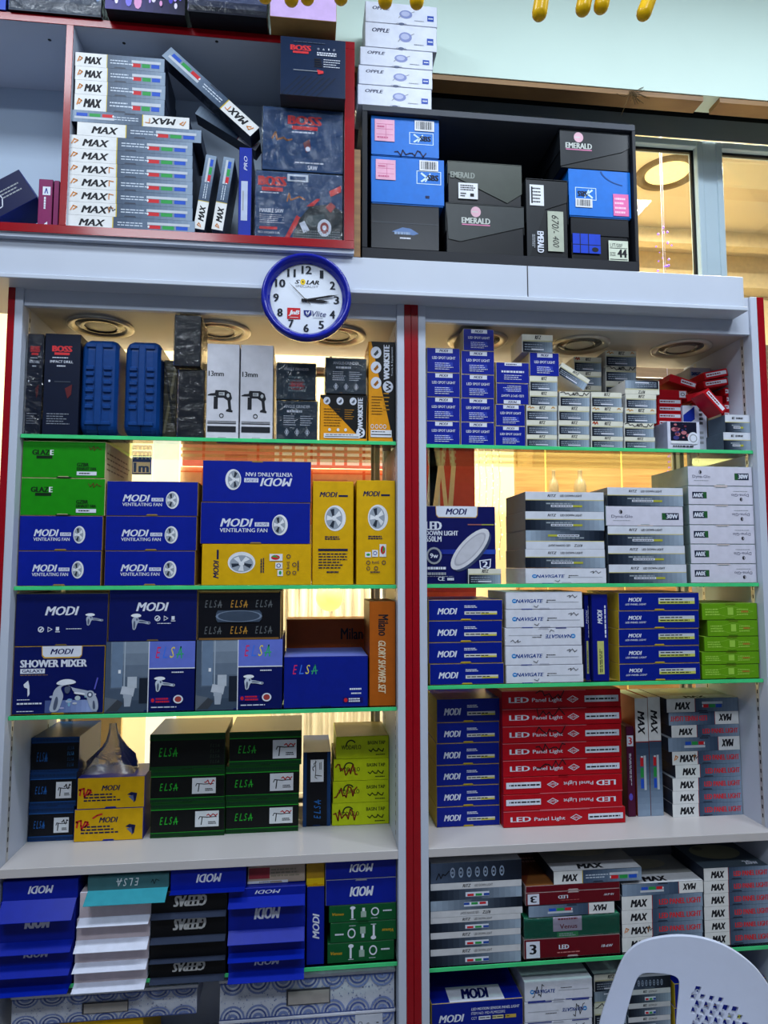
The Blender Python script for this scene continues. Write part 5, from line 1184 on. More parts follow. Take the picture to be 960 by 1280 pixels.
def t_max(f):
    f.R(0, 1, 0, 1, M((150, 152, 150), .4)); f.R(0, 1, 0, .3, PW); f.T('MAX', .3, .6, .05, .22, INK, True, .03); f.E(.5, .7, .3, .2, M((176, 172, 150), .35))
stack('max', y, zP, 'lying slate stack on right white plank', [(840.5, 965, 1003.5, 1020, ML), (840.5, 966, 987.5, 1003, ML), (840.5, 965, 971.5, 987, ML), (844, 968, 955, 971, ML), (840, 965, 938.5, 954.5, MLm(3)), (835, 958, 921.5, 938, dict(art=mk_max('barsonly', 0, .3), artrot=180, look='upside-down slate panel carton')), (839, 964, 906, 921, ML), (835.5, 958, 890, 905.5, dict(art=mk_max('led', 0, .34), artrot=180, look='upside-down slate panel carton')), (833, 962, 873, 889.5, dict(art=mk_max('barsonly', 0, .39), topart=t_max))], G6)
# below the plank
RS = dict(art=a_ritzslim)
stack('ritzf', .03, zR5, 'first stack below right plank', [(538, 651, 1184.5, 1206, RS), (538, 651, 1164, 1184, RS), (538, 651, 1145.5, 1163.5, RS), (538, 653, 1124.5, 1145, dict(art=a_ritzslim, artrot=180, look='upside-down slate downlight carton')), (538, 652, 1103, 1124, RS), (538, 652, 1078, 1102.5, dict(art=a_ritzicons, look='dark slate carton with round symbols'))], G7)
kind('vw', 'panel_light_carton', 'green', (M((16, 106, 84), .35), M((20, 90, 70), .4), M((40, 140, 100), .35)), .24, a_venuswrap)
def t_dred(f): f.P([(0, 0), (.36, 0), (.2, .6)], M((130, 80, 40), .5)); f.L(.05, .35, .7, .9, 2, M((200, 150, 140), .5))
stack('dred', .035, zR5, 'second stack below right plank', [(655, 775.5, 1175.5, 1200, dict(art=a_dred2)), (655, 775, 1149.5, 1175, dict(k='vw', look='green carton wrapped in clear film', wrap=True, flap=False)), (660.5, 768, 1134, 1148.5, dict(k='max', art=mk_max('barsonly', 0, .3), artrot=180, look='upside-down slate panel carton')), (657, 775.5, 1117.5, 1133.5, dict(artrot=180, look='upside-down dark red panel carton')), (657, 775, 1109, 1117, dict(topart=t_dred, art=a_plain)), (692, 802, 1091, 1108.5, dict(k='max', art=mk_max('bars', 0, .32), topart=t_max))], G7)
stack('max', .04, zR5, 'third stack below right plank', [(777.5, 878.5, 1176, 1194, MLm(0)), (777.5, 878.5, 1159.5, 1175.5, MLm(3)), (777, 878.5, 1142.5, 1159, ML), (777, 878.5, 1125, 1142, ML), (777.5, 879, 1110, 1124.5, dict(art=mk_max('barsonly', 0, .3), artrot=180, topart=t_max, look='upside-down slate panel carton'))], G7)
def t_big(f):
    f.R(0, 1, 0, 1, M((70, 84, 96), .3)); f.E(.5, .6, .38, .3, M((150, 150, 120), .3), 28); f.E(.3, .75, .08, .07, M((110, 110, 90), .3)); f.T('20w', .7, .9, .06, .2, LOGOW, False, .02)
stack('max', .04, zR5, 'fourth stack below right plank', [(881, 969, 1167, 1184, ML), (880.5, 969, 1151.5, 1166.5, ML), (880, 968, 1135, 1151, ML), (879.8, 968, 1118.5, 1134.5, ML), (879.6, 967, 1103, 1118, ML), (879.5, 967, 1087, 1102.5, dict(art=mk_max('led', 0, .37), topart=t_big))], G7)
UF = .0702
stack('pmodi', .045, UF, 'blue stack at bottom left of right bay', [(539, 654, 1284.5, 1318, dict(art=a_modi_motion)), (539, 654, 1251.5, 1284, dict(art=a_modi_motion)), (539, 653.5, 1218, 1251, dict(art=a_modi_motion, topart=lambda f: (f.R(.2, .8, 0, .3, LOGOW), f.T('MODI', .35, .65, .05, .25, DBLUE, True, .02))))], G7)
NV = dict(art=a_nav2, artrot=180, look='upside-down white downlight carton')
stack('nav', .05, UF, 'white stack beside bottom blue stack', [(655, 740, 1299, 1320, NV), (655, 740, 1277.5, 1298.5, NV), (655, 740, 1254.5, 1277, NV), (655, 740, 1229, 1254, NV), (655, 740, 1204, 1228.5, dict(art=a_nav2))], G7)
stack('ritzf', .10, UF, 'slate stack beside the plastic chair', [(742, 783, 1309-21*(k+1)+.5, 1309-21*k, dict(art=mk_ritz(0, 2 if k == 3 else 0), artrot=(180 if k % 2 else 0))) for k in range(5)], G7)
stack('ritzf', .09, UF, 'stack seen through the chair slot', [(785, 838, 1311-17*(k+1)+.5, 1311-17*k, dict(art=a_ritzslim)) for k in range(5)]+[(785, 838, 1211.5, 1226, dict(art=a_ritzicons, look='dark slate carton with round symbols'))], G7)
stack('pmodi', .08, UF, 'blue stack behind the chair lattice', [(843, 968, 1311-30*(k+1)+.5, 1311-30*k, dict(art=a_panel_modi2)) for k in range(3)], G7)

# ================================================================== SHOE BOXES IN THE BLACK CUBBY
SBL = M((12, 108, 204), .42); SBK = M((20, 22, 28), .38); SBG = M((40, 46, 50), .36)
GSH = 'shoe boxes in the black cubby'
def sbs_logo(g):
    lw = M((200, 224, 244), .45)
    for a in (0, .97): g.R(a, a+.03, 0, 1, lw)
    for b in (0, .95): g.R(0, 1, b, b+.05, lw)
    g.K([(.2, .2), (.42, .5), (.2, .8)], .14, lw); g.K([(.36, .2), (.55, .8)], .1, lw); g.T('SBS', .45, .88, .3, .72, INK, False, .03)
def shoebox(u0, u1, vT, vB, base, label, mat, lidmat, lidpoly, logo, stick, rot180=False, vertical=False, Y=-.03, dep=.26):
    um, vm = (u0+u1)/2, (vT+vB)/2; x0, x1 = WX(u0, vm, Y), WX(u1, vm, Y); h = WZ(um, vT, Y)-WZ(um, vB, Y)-.0012; w = x1-x0-.001
    x0 = max(x0, kx0+kt*.8+.003); x1 = min(x1, kx1-kt*.55-.003); w = x1-x0-.001; h = min(h, kz1-kt-.002-base)
    b = MB(); b.box(-w/2+.002, w/2-.002, -dep/2+.002, dep/2-.002, 0, h-.002, mat, .0015)
    F = Face(b, (-w/2, -dep/2+.002, 0), (1, 0, 0), (0, 0, 1), (0, -1, 0), w, h)
    o = b.obj('shoe_box', None, ((x0+x1)/2, Y+dep/2, base)); tag(o, label, 'shoe box', GSH)
    c = MB(); poly = [(-w/2+a*w, bb*h) for a, bb in lidpoly]
    c.prism(poly, -dep/2-.0006, -dep/2+.0012, lidmat)
    c.box(-w/2, w/2, -dep/2-.0006, dep/2, h-.0018, h, lidmat, 0) if not rot180 else None
    c.box(-w/2-.0006, -w/2+.0006, -dep/2, dep/2-.001, h*.45, h, lidmat, 0); c.box(w/2-.0006, w/2+.0006, -dep/2, dep/2-.001, h*.45, h, lidmat, 0)
    g = Face(c, (-w/2, -dep/2-.0006, 0), (1, 0, 0), (0, 0, 1), (0, -1, 0), w, h)
    if logo: logo(g.rot(180) if rot180 else g)
    c.obj('lid', o)
    for n, (a0, a1, b0, b1), m, art in stick:
        s = MB(); xx0, xx1 = -w/2+a0*w, -w/2+a1*w; yy = -dep/2-.0022
        s.box(xx0, xx1, yy-.0004, yy, b0*h, b1*h, m)
        if art: art(Face(s, (xx0, yy-.0004, b0*h), (1, 0, 0), (0, 0, 1), (0, -1, 0), xx1-xx0, (b1-b0)*h))
        s.obj(n, o)
    return base+h+.0012
FULL = [(0, .02), (1, .02), (1, 1), (0, 1)]
PLM = M((230, 170, 196), .5)
zz = zK+.0005
def blk_logo(g): g.P([(.3, .42), (.42, .4), (.62, .36), (.7, .4), (.58, .5), (.46, .52)], M((90, 120, 170), .4)); g.L(.34, .64, .36, .43, 1, M((140, 160, 190), .4), .8); g.L(.42, .58, .27, .31, 1, LOGOW, .8); g.R(0, 1, .6, .62, M((60, 64, 72), .4))
za = shoebox(464, 548.5, 250.5, 309, zz, 'black shoe box with shiny tape at bottom left of cubby', M((18, 22, 30), .3), M((20, 24, 34), .28), [(0, .06), (1, .06), (1, .98), (0, .98)], blk_logo, ())
def sbsl(g): sbs_logo(g.sub(.62, .96, .46, .74)); g.L(.74, .82, .14, .24, 1, NAVY)
CURV = [(0, .03), (1, .03), (1, 1), (0, 1)]
stk = (('pink_label', (.06, .33, .5, .92), PLM, pinklab), ('barcode_label', (.66, .92, .74, .96), PW, barcode))
za = shoebox(464, 555, 190.5, 250, za, 'bright blue shoe box on the black shoe box at the left', SBL, SBL, CURV, sbsl, stk)
shoebox(464, 548.5, 137.5, 190, za, 'bright blue shoe box topmost at left end of the cubby', SBL, SBL, CURV, lambda g: (sbs_logo(g.sub(.56, .92, .34, .64)), scribble(g, .35, .8, .02, .2, NAVY, .03, 3, 12)), (('pink_label', (.05, .34, .36, .9), PLM, pinklab), ('barcode_label', (.64, .93, .68, .94), PW, barcode)))
za = shoebox(557.5, 655, 249.5, 314, zz, 'black shoe box with white lettering at bottom centre of cubby', SBK, M((54, 58, 60), .34), [(0, .98), (.03, .3), (.18, .26), (1, .6), (1, .98)], lambda g: emerald(g, .2, .56, .58, .95), ())
shoebox(559.5, 652, 197, 249, za, 'black shoe box with white sticker on top of another black box', SBK, M((58, 64, 58), .34), [(0, .98), (0, .7), (.8, .06), (1, .3), (1, .98)], lambda g: g.T('EMERALD', .04, .36, .6, .74, M((140, 146, 140), .45), False, .02), (('size_label', (.14, .4, .1, .48), PW, lambda f: (f.L(.1, .9, .5, .9, 3, INK), f.L(.1, .4, .1, .4, 2, INK), f.R(.6, .8, .15, .35, INK))),))
shoebox(658, 710, 217.5, 317.5, zz, 'black shoe box standing on end in the cubby centre', SBK, M((34, 37, 42), .34), [(0, .98), (0, .02), (.06, .02), (.45, .62), (.98, .72), (1, .98)], lambda g: (lambda q: (q.T('EMERALD', .66, .92, .25, .4, LOGOW, False, .02), q.L(.7, .9, .12, .2, 2, GREY)))(g.rot(270)), (('barcode_label', (.08, .42, .66, .92), PW, lambda f: (f.L(.1, .9, .1, .9, 5, INK, .4), f.R(.1, .2, .1, .9, INK))), ('paper_label', (.5, .88, .1, .6), M((170, 176, 160), .5), lambda f: (lambda q: (q.T('400', .62, .9, .3, .7, INK, True), q.T('670/-', .1, .55, .25, .7, INK, True)))(f.rot(270)))))
za = shoebox(714, 786, 272, 327, zz, 'black shoe box with blue print and size label bottom right', M((14, 16, 22), .36), M((18, 20, 28), .34), [(0, .6), (1, .6), (1, .98), (0, .98)], None, (('blue_print', (.02, .5, .18, .62), M((14, 60, 190), .4), lambda f: (f.R(.25, .28, 0, 1, SBK), f.R(.55, .58, .0, 1, SBK), f.R(0, 1, .42, .45, SBK), f.E(.8, .2, .12, .12, SBK))), ('size_label', (.64, .98, .04, .5), M((206, 214, 196), .5), lambda f: (f.T('LIT/SBF', .08, .72, .68, .86, INK), f.T('SIZE', .06, .34, .24, .42, INK), f.T('44', .46, .9, .18, .58, INK, False, .03), f.R(.05, .95, .62, .64, INK), f.R(.05, .95, .06, .09, INK)))))
za = shoebox(711, 791, 212, 271.5, za, 'bright blue shoe box turned upside down on right side of cubby', SBL, SBL, CURV, lambda g: (sbs_logo(g.sub(.56, .9, .38, .64)), g.ring(.0, -.05, .5, .36, .05, M((8, 70, 140), .4), 20, .2, 1.3)), (('barcode_label', (.1, .37, .2, .38), PW, barcode), ('pink_label', (.71, .96, .06, .52), M((226, 110, 170), .5), pinklab2)), rot180=True)
shoebox(700, 791, 155.5, 211, za, 'black shoe box with white lettering topmost at right end', M((24, 27, 32), .36), M((32, 36, 42), .34), [(0, .99), (0, .03), (.9, .5), (1, .62), (1, .99)], lambda g: emerald(g, .08, .45, .46, .93), (), Y=-.035)
# ================================================================== CABINET CONTENTS
GC = 'slate cartons in the red-edged cabinet'
yc = -.085
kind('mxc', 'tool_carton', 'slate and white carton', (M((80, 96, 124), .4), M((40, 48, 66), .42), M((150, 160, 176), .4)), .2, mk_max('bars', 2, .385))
def mc(k, w=.385): return dict(art=mk_max('bars', k, w))
stack('mxc', yc, zC, 'tall stack in red-edged cabinet', [(81, 244, 267, 283, mc(0, .36)), (83.5, 241, 250.5, 266.5, mc(3)), (83.5, 241, 234, 250, mc(2)), (84, 241, 217.5, 233.5, mc(2)), (84, 241, 201, 217, mc(2)), (84, 241, 184.5, 200.5, mc(1)), (85, 241, 168, 184, mc(1)), (96.5, 252, 152.5, 168, mc(0)), (87, 237, 137, 152, dict(art=mk_max('bars', 2, .39), artrot=180, look='upside-down slate and white carton')), (93, 206, 116, 136, mc(1, .35)), (94, 207, 98.5, 115.5, mc(1, .35)), (94, 207, 81.5, 98, mc(1, .35)), (94, 206, 64.5, 81, mc(1, .35))], GC)
tilted('mxc', yc+.01, 263.5, 115, 150, 17, 41.5, 'long slate carton leaning diagonally from the tall stack to the right', GC, art=mk_max('bars', 2, .34), artrot=180, dep=.065, botart=lambda f: f.T('MAX', .42, .82, .15, .8, M((20, 26, 40), .5), True, .03))
tilted('mxc', yc+.09, 285, 160.5, 88, 13, 30, 'slate carton leaning beneath the long diagonal carton', GC, art=mk_max('none', 1, .3), artrot=180, dep=.06)
tilted('mxc', yc, 256.5, 240, 13.5, 100, 8, 'slate carton standing on end, left of two beside tall stack', GC, art=lambda f: mk_max('bars', 1, .37)(f.rot(90)), flap=False, dep=.14)
tilted('mxc', yc, 279, 242, 14, 98, 8, 'slate carton standing on end, next to the blue upright carton', GC, art=lambda f: mk_max('bars', 1, .37)(f.rot(90)), flap=False, dep=.14)
kind('bl', 'drill_bit_carton', 'b', (M((14, 40, 150), .4), M((8, 22, 90), .42), M((30, 60, 180), .4)), .14, None, flap=False)
put('bl', yc, 298, 314.5, 183, 295, 'blue carton with white strip standing upright beside film-wrapped saw cartons', zC+.0004, art=lambda f: (f.R(.2, .7, .18, .62, M((180, 190, 214), .45)), f.L(.3, .42, .2, .6, 1, GREY), f.rot(90).T('PRO', .74, .9, .35, .62, LOGOW, True)))
kind('saw', 'saw_carton', 'dark blue carton', (BOSSB, M((16, 30, 48), .4), M((30, 48, 72), .4)), .19, a_bossmarble, flap=False, wrap=True)
stack('saw', yc, zC, 'saw carton pile in red-edged cabinet', [(319, 428.5, 216, 300, dict(look='wrapped carton with saw picture', stick=(('carry_handle', (.36, .6, .86, .97), M((206, 214, 226), .3), lambda f: f.R(.12, .88, .2, .7, BOSSB)),))), (328, 429, 136, 215, dict(art=a_bosssaw, look='wrapped carton with red lettering')), (350, 432, 48, 134, dict(art=a_bossblow, look='dark blue striped carton', dy=-.06, wrap=None, mats=(M((18, 36, 66), .35), M((60, 60, 66), .4), M((18, 36, 66), .4))))], 'saw cartons')
# left compartment
kind('bc', 'tool_carton', 'navy', (M((10, 18, 66), .4), M((10, 30, 110), .4), M((24, 60, 180), .4)), .12, a_blueclip, flap=False)
tilted('bc', yc, 5.5, 244.5, 69, 45, -33.5, 'navy carton with clamp drawing tilted up against the magenta cartons', None)
kind('pu', 'torch_carton', 'magenta', (M((124, 16, 84), .4), M((90, 10, 60), .42), M((124, 16, 84), .4)), .12, a_purple, flap=False)
put('pu', yc, 47.5, 65.5, 222, 281, 'magenta torch carton standing beside the tilted navy carton', zC+.0004)
put('pu', yc, 66.5, 73.5, 224, 282, 'magenta torch carton squeezed against the red-edged divider', zC+.0004, art=a_plain)
# on top of the cabinet
zt_ = czt1+.0004
put('top', CY-.005, -70, 9, -60, 16, 'bright blue carton at the left end on top of the cabinet', zt_, mats=(M((20, 70, 190), .4), DBLUE, BLUE), art=a_plain, flap=False)
put('top', CY-.01, 12, 128, -55, 18, 'dark grey carton with certification marks on top of the cabinet', zt_, flap=False, wrap=True)
put('top', CY-.05, 132, 232, -55, 18, 'purple sparkling-lights carton on top of the cabinet', zt_, art=a_sparkle, flap=False)
put('top', CY-.07, 236, 334, -55, 22, 'black carton with yellow lettering on top of the cabinet', zt_, art=a_yeltext, flap=False, wrap=True)
put('top', CY-.08, 337.5, 421, -55, 25, 'lilac carton with brown underside on top of the cabinet', zt_, mats=(M((206, 176, 226), .45), CARD, CARD), art=a_plain, flap=False)
# lamp cartons on the black cubby
stack('opple', BY+.005, kz1, 'white lamp stack on black cubby', [(447, 539.5, 104.5, 130), (448, 540.5, 80.5, 104), (450, 541, 57.5, 80), (456, 546, 27, 57, {}), (456.5, 546.5, 1, 26.5, {})], 'white lamp cartons')
# ================================================================== CLOCK
ck = -.083; cxp, czp = W(383, 369.5, -.12); rr = (WX(440, 369, -.12)-WX(326, 369, -.12))/2
clk = empty('wall_clock', (cxp, ck, czp)); tag(clk, 'round white wall clock with blue rim hanging below the cabinet', 'clock')
b = MB(); R = rr; b.lathe([(R*.80, -.012), (R*.86, -.03), (R*.9, -.038), (R*.95, -.041), (R*.985, -.034), (R, -.02), (R*.98, 0)], M((14, 26, 150), .22, coat=.4), 64, 'y'); b.obj('rim', clk)
b = MB(); b.lathe([(0, -.008), (R*.86, -.008), (R*.86, -.002), (0, -.002)], M((222, 228, 240), .4, var=.01), 56, 'y', smooth=False)
F = Face(b, (-R, -.008, -R), (1, 0, 0), (0, 0, 1), (0, -1, 0), 2*R, 2*R)
def px(u, v): return ((u-326)/114.0, (426.5-v)/114.0)
def rect(u0, u1, v0, v1): a, bb = px(u0, v1); c, d = px(u1, v0); return a, c, bb, d
a = rect(368.5, 398.5, 344.8, 350); w_ = a[1]-a[0]
F.T('S', a[0], a[0]+w_*.19, a[2], a[3], INK, True, .03); F.E(a[0]+w_*.33, (a[2]+a[3])/2, w_*.11, w_*.13, M((226, 190, 40), .4)); F.E(a[0]+w_*.33, (a[2]+a[3])/2, w_*.03, w_*.04, INK); F.T('LAR', a[0]+w_*.48, a[1], a[2], a[3], INK, True, .03)
F.T('SPECIALIST', *rect(369, 398, 351.5, 354.5), GREY)
F.R(*rect(359, 375.5, 382, 396.5), PRED); F.T('JnB', *rect(361, 374, 385, 392.5), PW, True, .03); F.R(*rect(362, 373, 394, 394.6), PW)
q = rect(379.5, 389.5, 384.5, 392.5); F.P([(q[0], q[3]), (q[1], q[3]), (q[1], q[2]+.02), ((q[0]+q[1])/2, q[2]-.008), (q[0]+.008, q[2]+.02)], M((24, 40, 120), .4)); F.K([(q[0]+.03, q[3]-.02), ((q[0]+q[1])/2, q[2]+.015), (q[1]-.02, q[3]-.01)], .014, LOGOW)
F.T('Vlite', *rect(390.5, 408, 385, 392.2), M((40, 50, 110), .4), True, .005); F.R(*rect(392, 404, 393.6, 394.2), GREY)
b.obj('dial', clk)
for i in range(1, 13):
    an = PI/2-2*PI*i/12; ca, cb = .5+.335*math.cos(an), .5+.335*math.sin(an); t = str(i); wd_ = .052*len(t)*(0.8 if t in ('1', '11') else 1); wd_ = .03 if t == '1' else wd_
    b = MB(); F = Face(b, (-R, -.0092, -R), (1, 0, 0), (0, 0, 1), (0, -1, 0), 2*R, 2*R); F.T(t, ca-wd_/2, ca+wd_/2, cb-.045, cb+.045, M((20, 28, 40), .5), False, .022); b.obj('numeral', clk)
def hand(n, u, v, wpx, tail, yy, mat):
    b = MB(); p0 = Vector(px(382.5, 371.5)); p1 = Vector(px(u, v)); d = (p1-p0); L = d.length; d.normalize(); nn = Vector((-d.y, d.x)); wq = wpx/114.0/2
    P = [p0-d*tail-nn*wq*.9, p0+d*L*.7-nn*wq, p1, p0+d*L*.7+nn*wq, p0-d*tail+nn*wq*.9]
    P = [((p.x-.5)*2*R, (p.y-.5)*2*R) for p in P]
    b.prism(P, yy-.0008, yy, mat); b.obj(n, clk)
hand('hour_hand', 412.5, 372.5, 3.4, .05, -.011, INK); hand('minute_hand', 424, 363, 2.6, .05, -.0125, INK); hand('second_hand', 361, 350, .9, .07, -.014, M((90, 80, 70), .4))
b = MB(); p = px(382.5, 371.5); b.lathe([(0, -.0165), (R*.03, -.016), (R*.035, -.009)], M((40, 40, 46), .3), 16, 'y', c=((p[0]-.5)*2*R, 0, (p[1]-.5)*2*R)); b.obj('hand_hub', clk)
# ================================================================== HANGING YELLOW GRIPS
YH = -1.0; zrail = WZ(560, -75, YH)
b = MB(); x0, x1 = WX(280, -75, YH), WX(860, -75, YH); b.tube([(x0, YH, zrail), (x1, YH, zrail)], .009, M((180, 182, 188), .3, metal=.8), 12)
rail = b.obj('hanging_rail'); tag(rail, 'thin metal rail above the yellow grips along the top edge', 'rail')
for q in (.12, .88):
    b = MB(); xx = x0+(x1-x0)*q; b.tube([(xx, YH, zrail+.006), (xx, YH, CEIL-.0005)], .005, M((180, 182, 188), .3, metal=.8), 8); b.obj('hanger_rod', rail)
YG_ = M((242, 190, 10), .3, coat=.1)
grips = [((331, 3), 0), ((364, 7), 0), ((384, 5), 0), ((426, 5), 0), ((481.5, 9.5), 0), ((521, 10.5), 0), ((673, 25), 7), ((727, 19), 9), ((749.5, 16), 10), ((802, 24), 16)]
nm = ['first from left', 'second from left', 'third from left', 'fourth from left', 'fifth from left', 'sixth from left', 'first of the right four', 'second of the right four', 'third of the right four', 'rightmost']
for ((u, v), dx), n_ in zip(grips, nm):
    x, z = W(u, v, YH); xt = x+(dx/25.0)*(zrail-.012-z)*.55; rad = .0165 if u > 600 else .0155; yy = YH-.0
    p0 = Vector((x, yy, z)); p1 = Vector((xt, yy, zrail-.024)); d = (p1-p0); L = d.length; d.normalize()
    b = MB(); pts = []; rs = []
    for t in (0, .12, .3, .55, 1): pts.append(p0+d*rad*t); rs.append(rad*math.sqrt(max(.0025, 1-(1-t)**2)))
    pts.append(p0+d*L*.5); rs.append(rad*.95); pts.append(p1); rs.append(rad*.9)
    pts = [q-p1 for q in pts]
    b.tube(pts, rs, YG_, 20); o = b.obj('yellow_grip', None, tuple(p1)); tag(o, 'yellow rounded tool grip hanging at the top edge, '+n_, 'tool grip', 'yellow hanging grips')
    c = MB(); c.tube([(0, 0, -.004), (0, 0, .0145)], .004, M((150, 150, 155), .3, metal=.8), 8); c.obj('hook', o)
# ================================================================== PLASTIC CHAIR
def chair():
    k = 1.8; P0 = EYE+(FW+RT*((850-480)/FPX)-UP*((1200-640)/FPX))*k
    a = math.radians(24); s = Vector((math.cos(a), -math.sin(a), 0)); n = Vector((-math.sin(a), -math.cos(a), 0))
    def un(u, v):
        d = FW+RT*((u-480)/FPX)-UP*((v-640)/FPX); t = (P0-EYE).dot(n)/d.dot(n); q = EYE+d*t
        return ((q-P0).dot(s), q.z-P0.z)
    top = [un(*p) for p in ((748, 1280), (765, 1232), (778, 1198), (790, 1184), (806, 1175), (832, 1170), (854.6, 1169), (882, 1172.6), (912, 1184), (941.6, 1206), (958.8, 1229))]
    slot = [un(*p) for p in ((778, 1280), (793, 1226), (799, 1217), (806, 1214), (825, 1214.5), (841, 1217), (848, 1221), (850.5, 1229), (845, 1280))]
    lat = [un(*p) for p in ((865, 1226), (882, 1234), (900, 1243.6), (919, 1258), (935, 1274.5))]
    zlow = -P0.z+.40-.0                      # seat height in local z
    # right side mirrors the left one below the visible arc
    xr = top[-1][0]; out = [(top[0][0]-.028, zlow+.02)]+[(top[0][0]-.012, top[0][1]-.12)]+top+[(xr+.03, top[-1][1]-.06), (xr+.055, top[-1][1]-.16), (xr+.06, zlow+.02)]
    b0 = zlow+.08
    holes = [[(slot[0][0]-.015, b0)]+slot+[(slot[-1][0]-.004, b0)]]
    cell, gap = .0135, .0065
    ang = math.radians(38); cA, sA = math.cos(ang), math.sin(ang)
    x0 = lat[0][0]; x1 = xr+.02
    def intop(x):
        L = lat+[(xr+.01, lat[-1][1]-.06), (x1, lat[-1][1]-.12)]
        for (p, q) in zip(L, L[1:]):
            if p[0] <= x <= q[0]: return p[1]+(q[1]-p[1])*(x-p[0])/max(1e-6, q[0]-p[0])
        return -9
    i = 0
    for r in range(16):
        for c_ in range(10):
            x = x0+.001+c_*.0215+(.0108 if r % 2 else 0); z = lat[0][1]-.001-r*.0172
            if z < b0+.02 or x > x1-.012: continue
            if z+.005 > intop(x) or z+.006 > intop(x+.004): continue
            hw, hh = .0068, .0098; sk = .0034
            holes.append([(x-hw-sk, z-hh), (x+hw-sk, z-hh), (x+hw+sk, z+hh), (x-hw+sk, z+hh)])
    cu = bpy.data.curves.new('c', 'CURVE'); cu.dimensions = '2D'; cu.fill_mode = 'BOTH'; cu.extrude = .0035; cu.bevel_depth = .0018; cu.bevel_resolution = 2
    def smooth(L, closed=True, it=2):
        for _ in range(it):
            R_ = []
            for i_ in range(len(L)):
                p, q = L[i_], L[(i_+1) % len(L)]; R_ += [(p[0]*.75+q[0]*.25, p[1]*.75+q[1]*.25), (p[0]*.25+q[0]*.75, p[1]*.25+q[1]*.75)]
            L = R_
        return L
    for L, sm in [(out, 2), (holes[0], 2)]+[(h, 0) for h in holes[1:]]:
        L = smooth(L, it=sm) if sm else L
        sp = cu.splines.new('POLY'); sp.points.add(len(L)-1); sp.use_cyclic_u = True
        for p, q in zip(sp.points, L): p.co = (q[0], q[1], 0, 1)
    o = bpy.data.objects.new('c', cu); COL.objects.link(o); dg = bpy.context.evaluated_depsgraph_get(); dg.update()
    me = bpy.data.meshes.new_from_object(o.evaluated_get(dg)); bpy.data.objects.remove(o)
    PL = M((206, 212, 232), .28, var=.01, coat=.15)
    me.materials.clear(); me.materials.append(PL)
    base = Vector((P0.x, P0.y, 0)); root = empty('plastic_chair', tuple(base), -a)
    tag(root, 'white moulded plastic chair with slotted lattice back in the bottom right foreground', 'chair')
    cxm = (top[0][0]+xr)/2
    for v in me.vertices:
        x, z, y = v.co.x, v.co.y, v.co.z
        v.co = (x, -y-.0+.10*((x-cxm)**2)*0, z+P0.z)
    bk = bpy.data.objects.new('backrest', me); COL.objects.link(bk); bk.parent = root
    # seat in front of the backrest (towards the camera), apron, arms, legs; out of frame below
    w = (xr+.06-top[0][0]+.03)/2; zs = P0.z+zlow
    b = MB(); b.box(cxm-w, cxm+w, -.42, .02, zs-.012, zs+.012, PL, .006); b.box(cxm-w+.02, cxm+w-.02, -.41, .01, zs-.05, zs-.0121, PL, .004); b.obj('seat', root)
    for sx in (-1, 1):
        for yy, ty in ((-.40, -.05), (.0, .06)):
            b = MB(); X = cxm+sx*(w-.03); b.tube([(X, yy, zs-.02), (X+sx*.03, yy+ty*.5, zs*.5), (X+sx*.045, yy+ty, 0.0)], [.028, .022, .018], PL, 12); b.obj('leg', root)
chair()
# ================================================================== BEYOND THE GLASS
def board(name, u0, u1, v0, v1, Y, th, mat, label, cat, art=None, group=None, foot=None):
    um, vm = (u0+u1)/2, (v0+v1)/2; x0, x1 = WX(u0, vm, Y), WX(u1, vm, Y); z1 = WZ(um, v0, Y); z0 = WZ(um, v1, Y) if foot is None else foot
    b = MB(); b.box(0, x1-x0, 0, th, 0, z1-z0, mat, .002)
    if art: art(Face(b, (0, 0, 0), (1, 0, 0), (0, 0, 1), (0, -1, 0), x1-x0, z1-z0))
    o = b.obj(name, None, (x0, Y, z0)); tag(o, label, cat, group); return o
def mirror(art):
    def m(f):
        g = Face(f.mb, f.O+f.A*f.w, -f.A, f.B, f.N, f.w, f.h); g.lay = f.lay; art(g)
    return m
SIGN = M((236, 120, 96), .5, emit=.55)
LT = M((250, 214, 196), .5, emit=.6)
def sign_art(f):
    f.T('0561 090 210 30', .03, .28, .48, .86, LT, False, .03); f.L(.34, .95, .55, .8, 1, LT); f.L(.03, .6, .08, .34, 1, LT, .9)
board('banner_sign', 228, 500, 549, 584, .60, .02, SIGN, 'pink-orange backlit banner seen from behind through left bay glass', 'sign', mirror(sign_art), foot=None)
PAP = M((240, 214, 170), .5); ORL = M((226, 140, 90), .5)
def poster_art(f):
    for a in (.1, .34, .58, .82): f.R(a, a+.012, .5, .98, ORL)
    for b_ in (.95, .84, .72, .6): f.R(0, 1, b_, b_+.012, ORL)
    f.R(.6, .75, .8, .9, M((226, 170, 150), .5)); f.R(.2, .3, .86, .93, M((220, 160, 120), .5))
board('poster_board', 222, 502, 585, 727, .66, .02, PAP, 'cream poster board with orange lines behind the left bay glass', 'poster', poster_art)
board('light_box', 190, 224, 566, 640, .64, .06, M((250, 240, 226), .4, emit=.9), 'tall white light box behind the left bay glass', 'light box', foot=0.0)
board('blue_sign', 165, 189, 571, 593, .60, .01, M((50, 80, 170), .5), 'small blue sign reading 1m behind the left bay glass', 'sign', lambda f: (f.R(.05, .95, .08, .7, M((226, 228, 236), .5)), f.T('1m', .12, .85, .12, .66, M((50, 90, 180), .5), False, .03)), foot=None)
board('panel_board', 100, 160, 548, 720, .70, .02, M((226, 196, 140), .5), 'tan panel board left of the blue sign behind glass', 'panel', foot=0.0)
def rack_art(f):
    for i in range(9): f.R(.1*i+.03, .1*i+.05, 0, 1, M((176, 168, 150), .5))
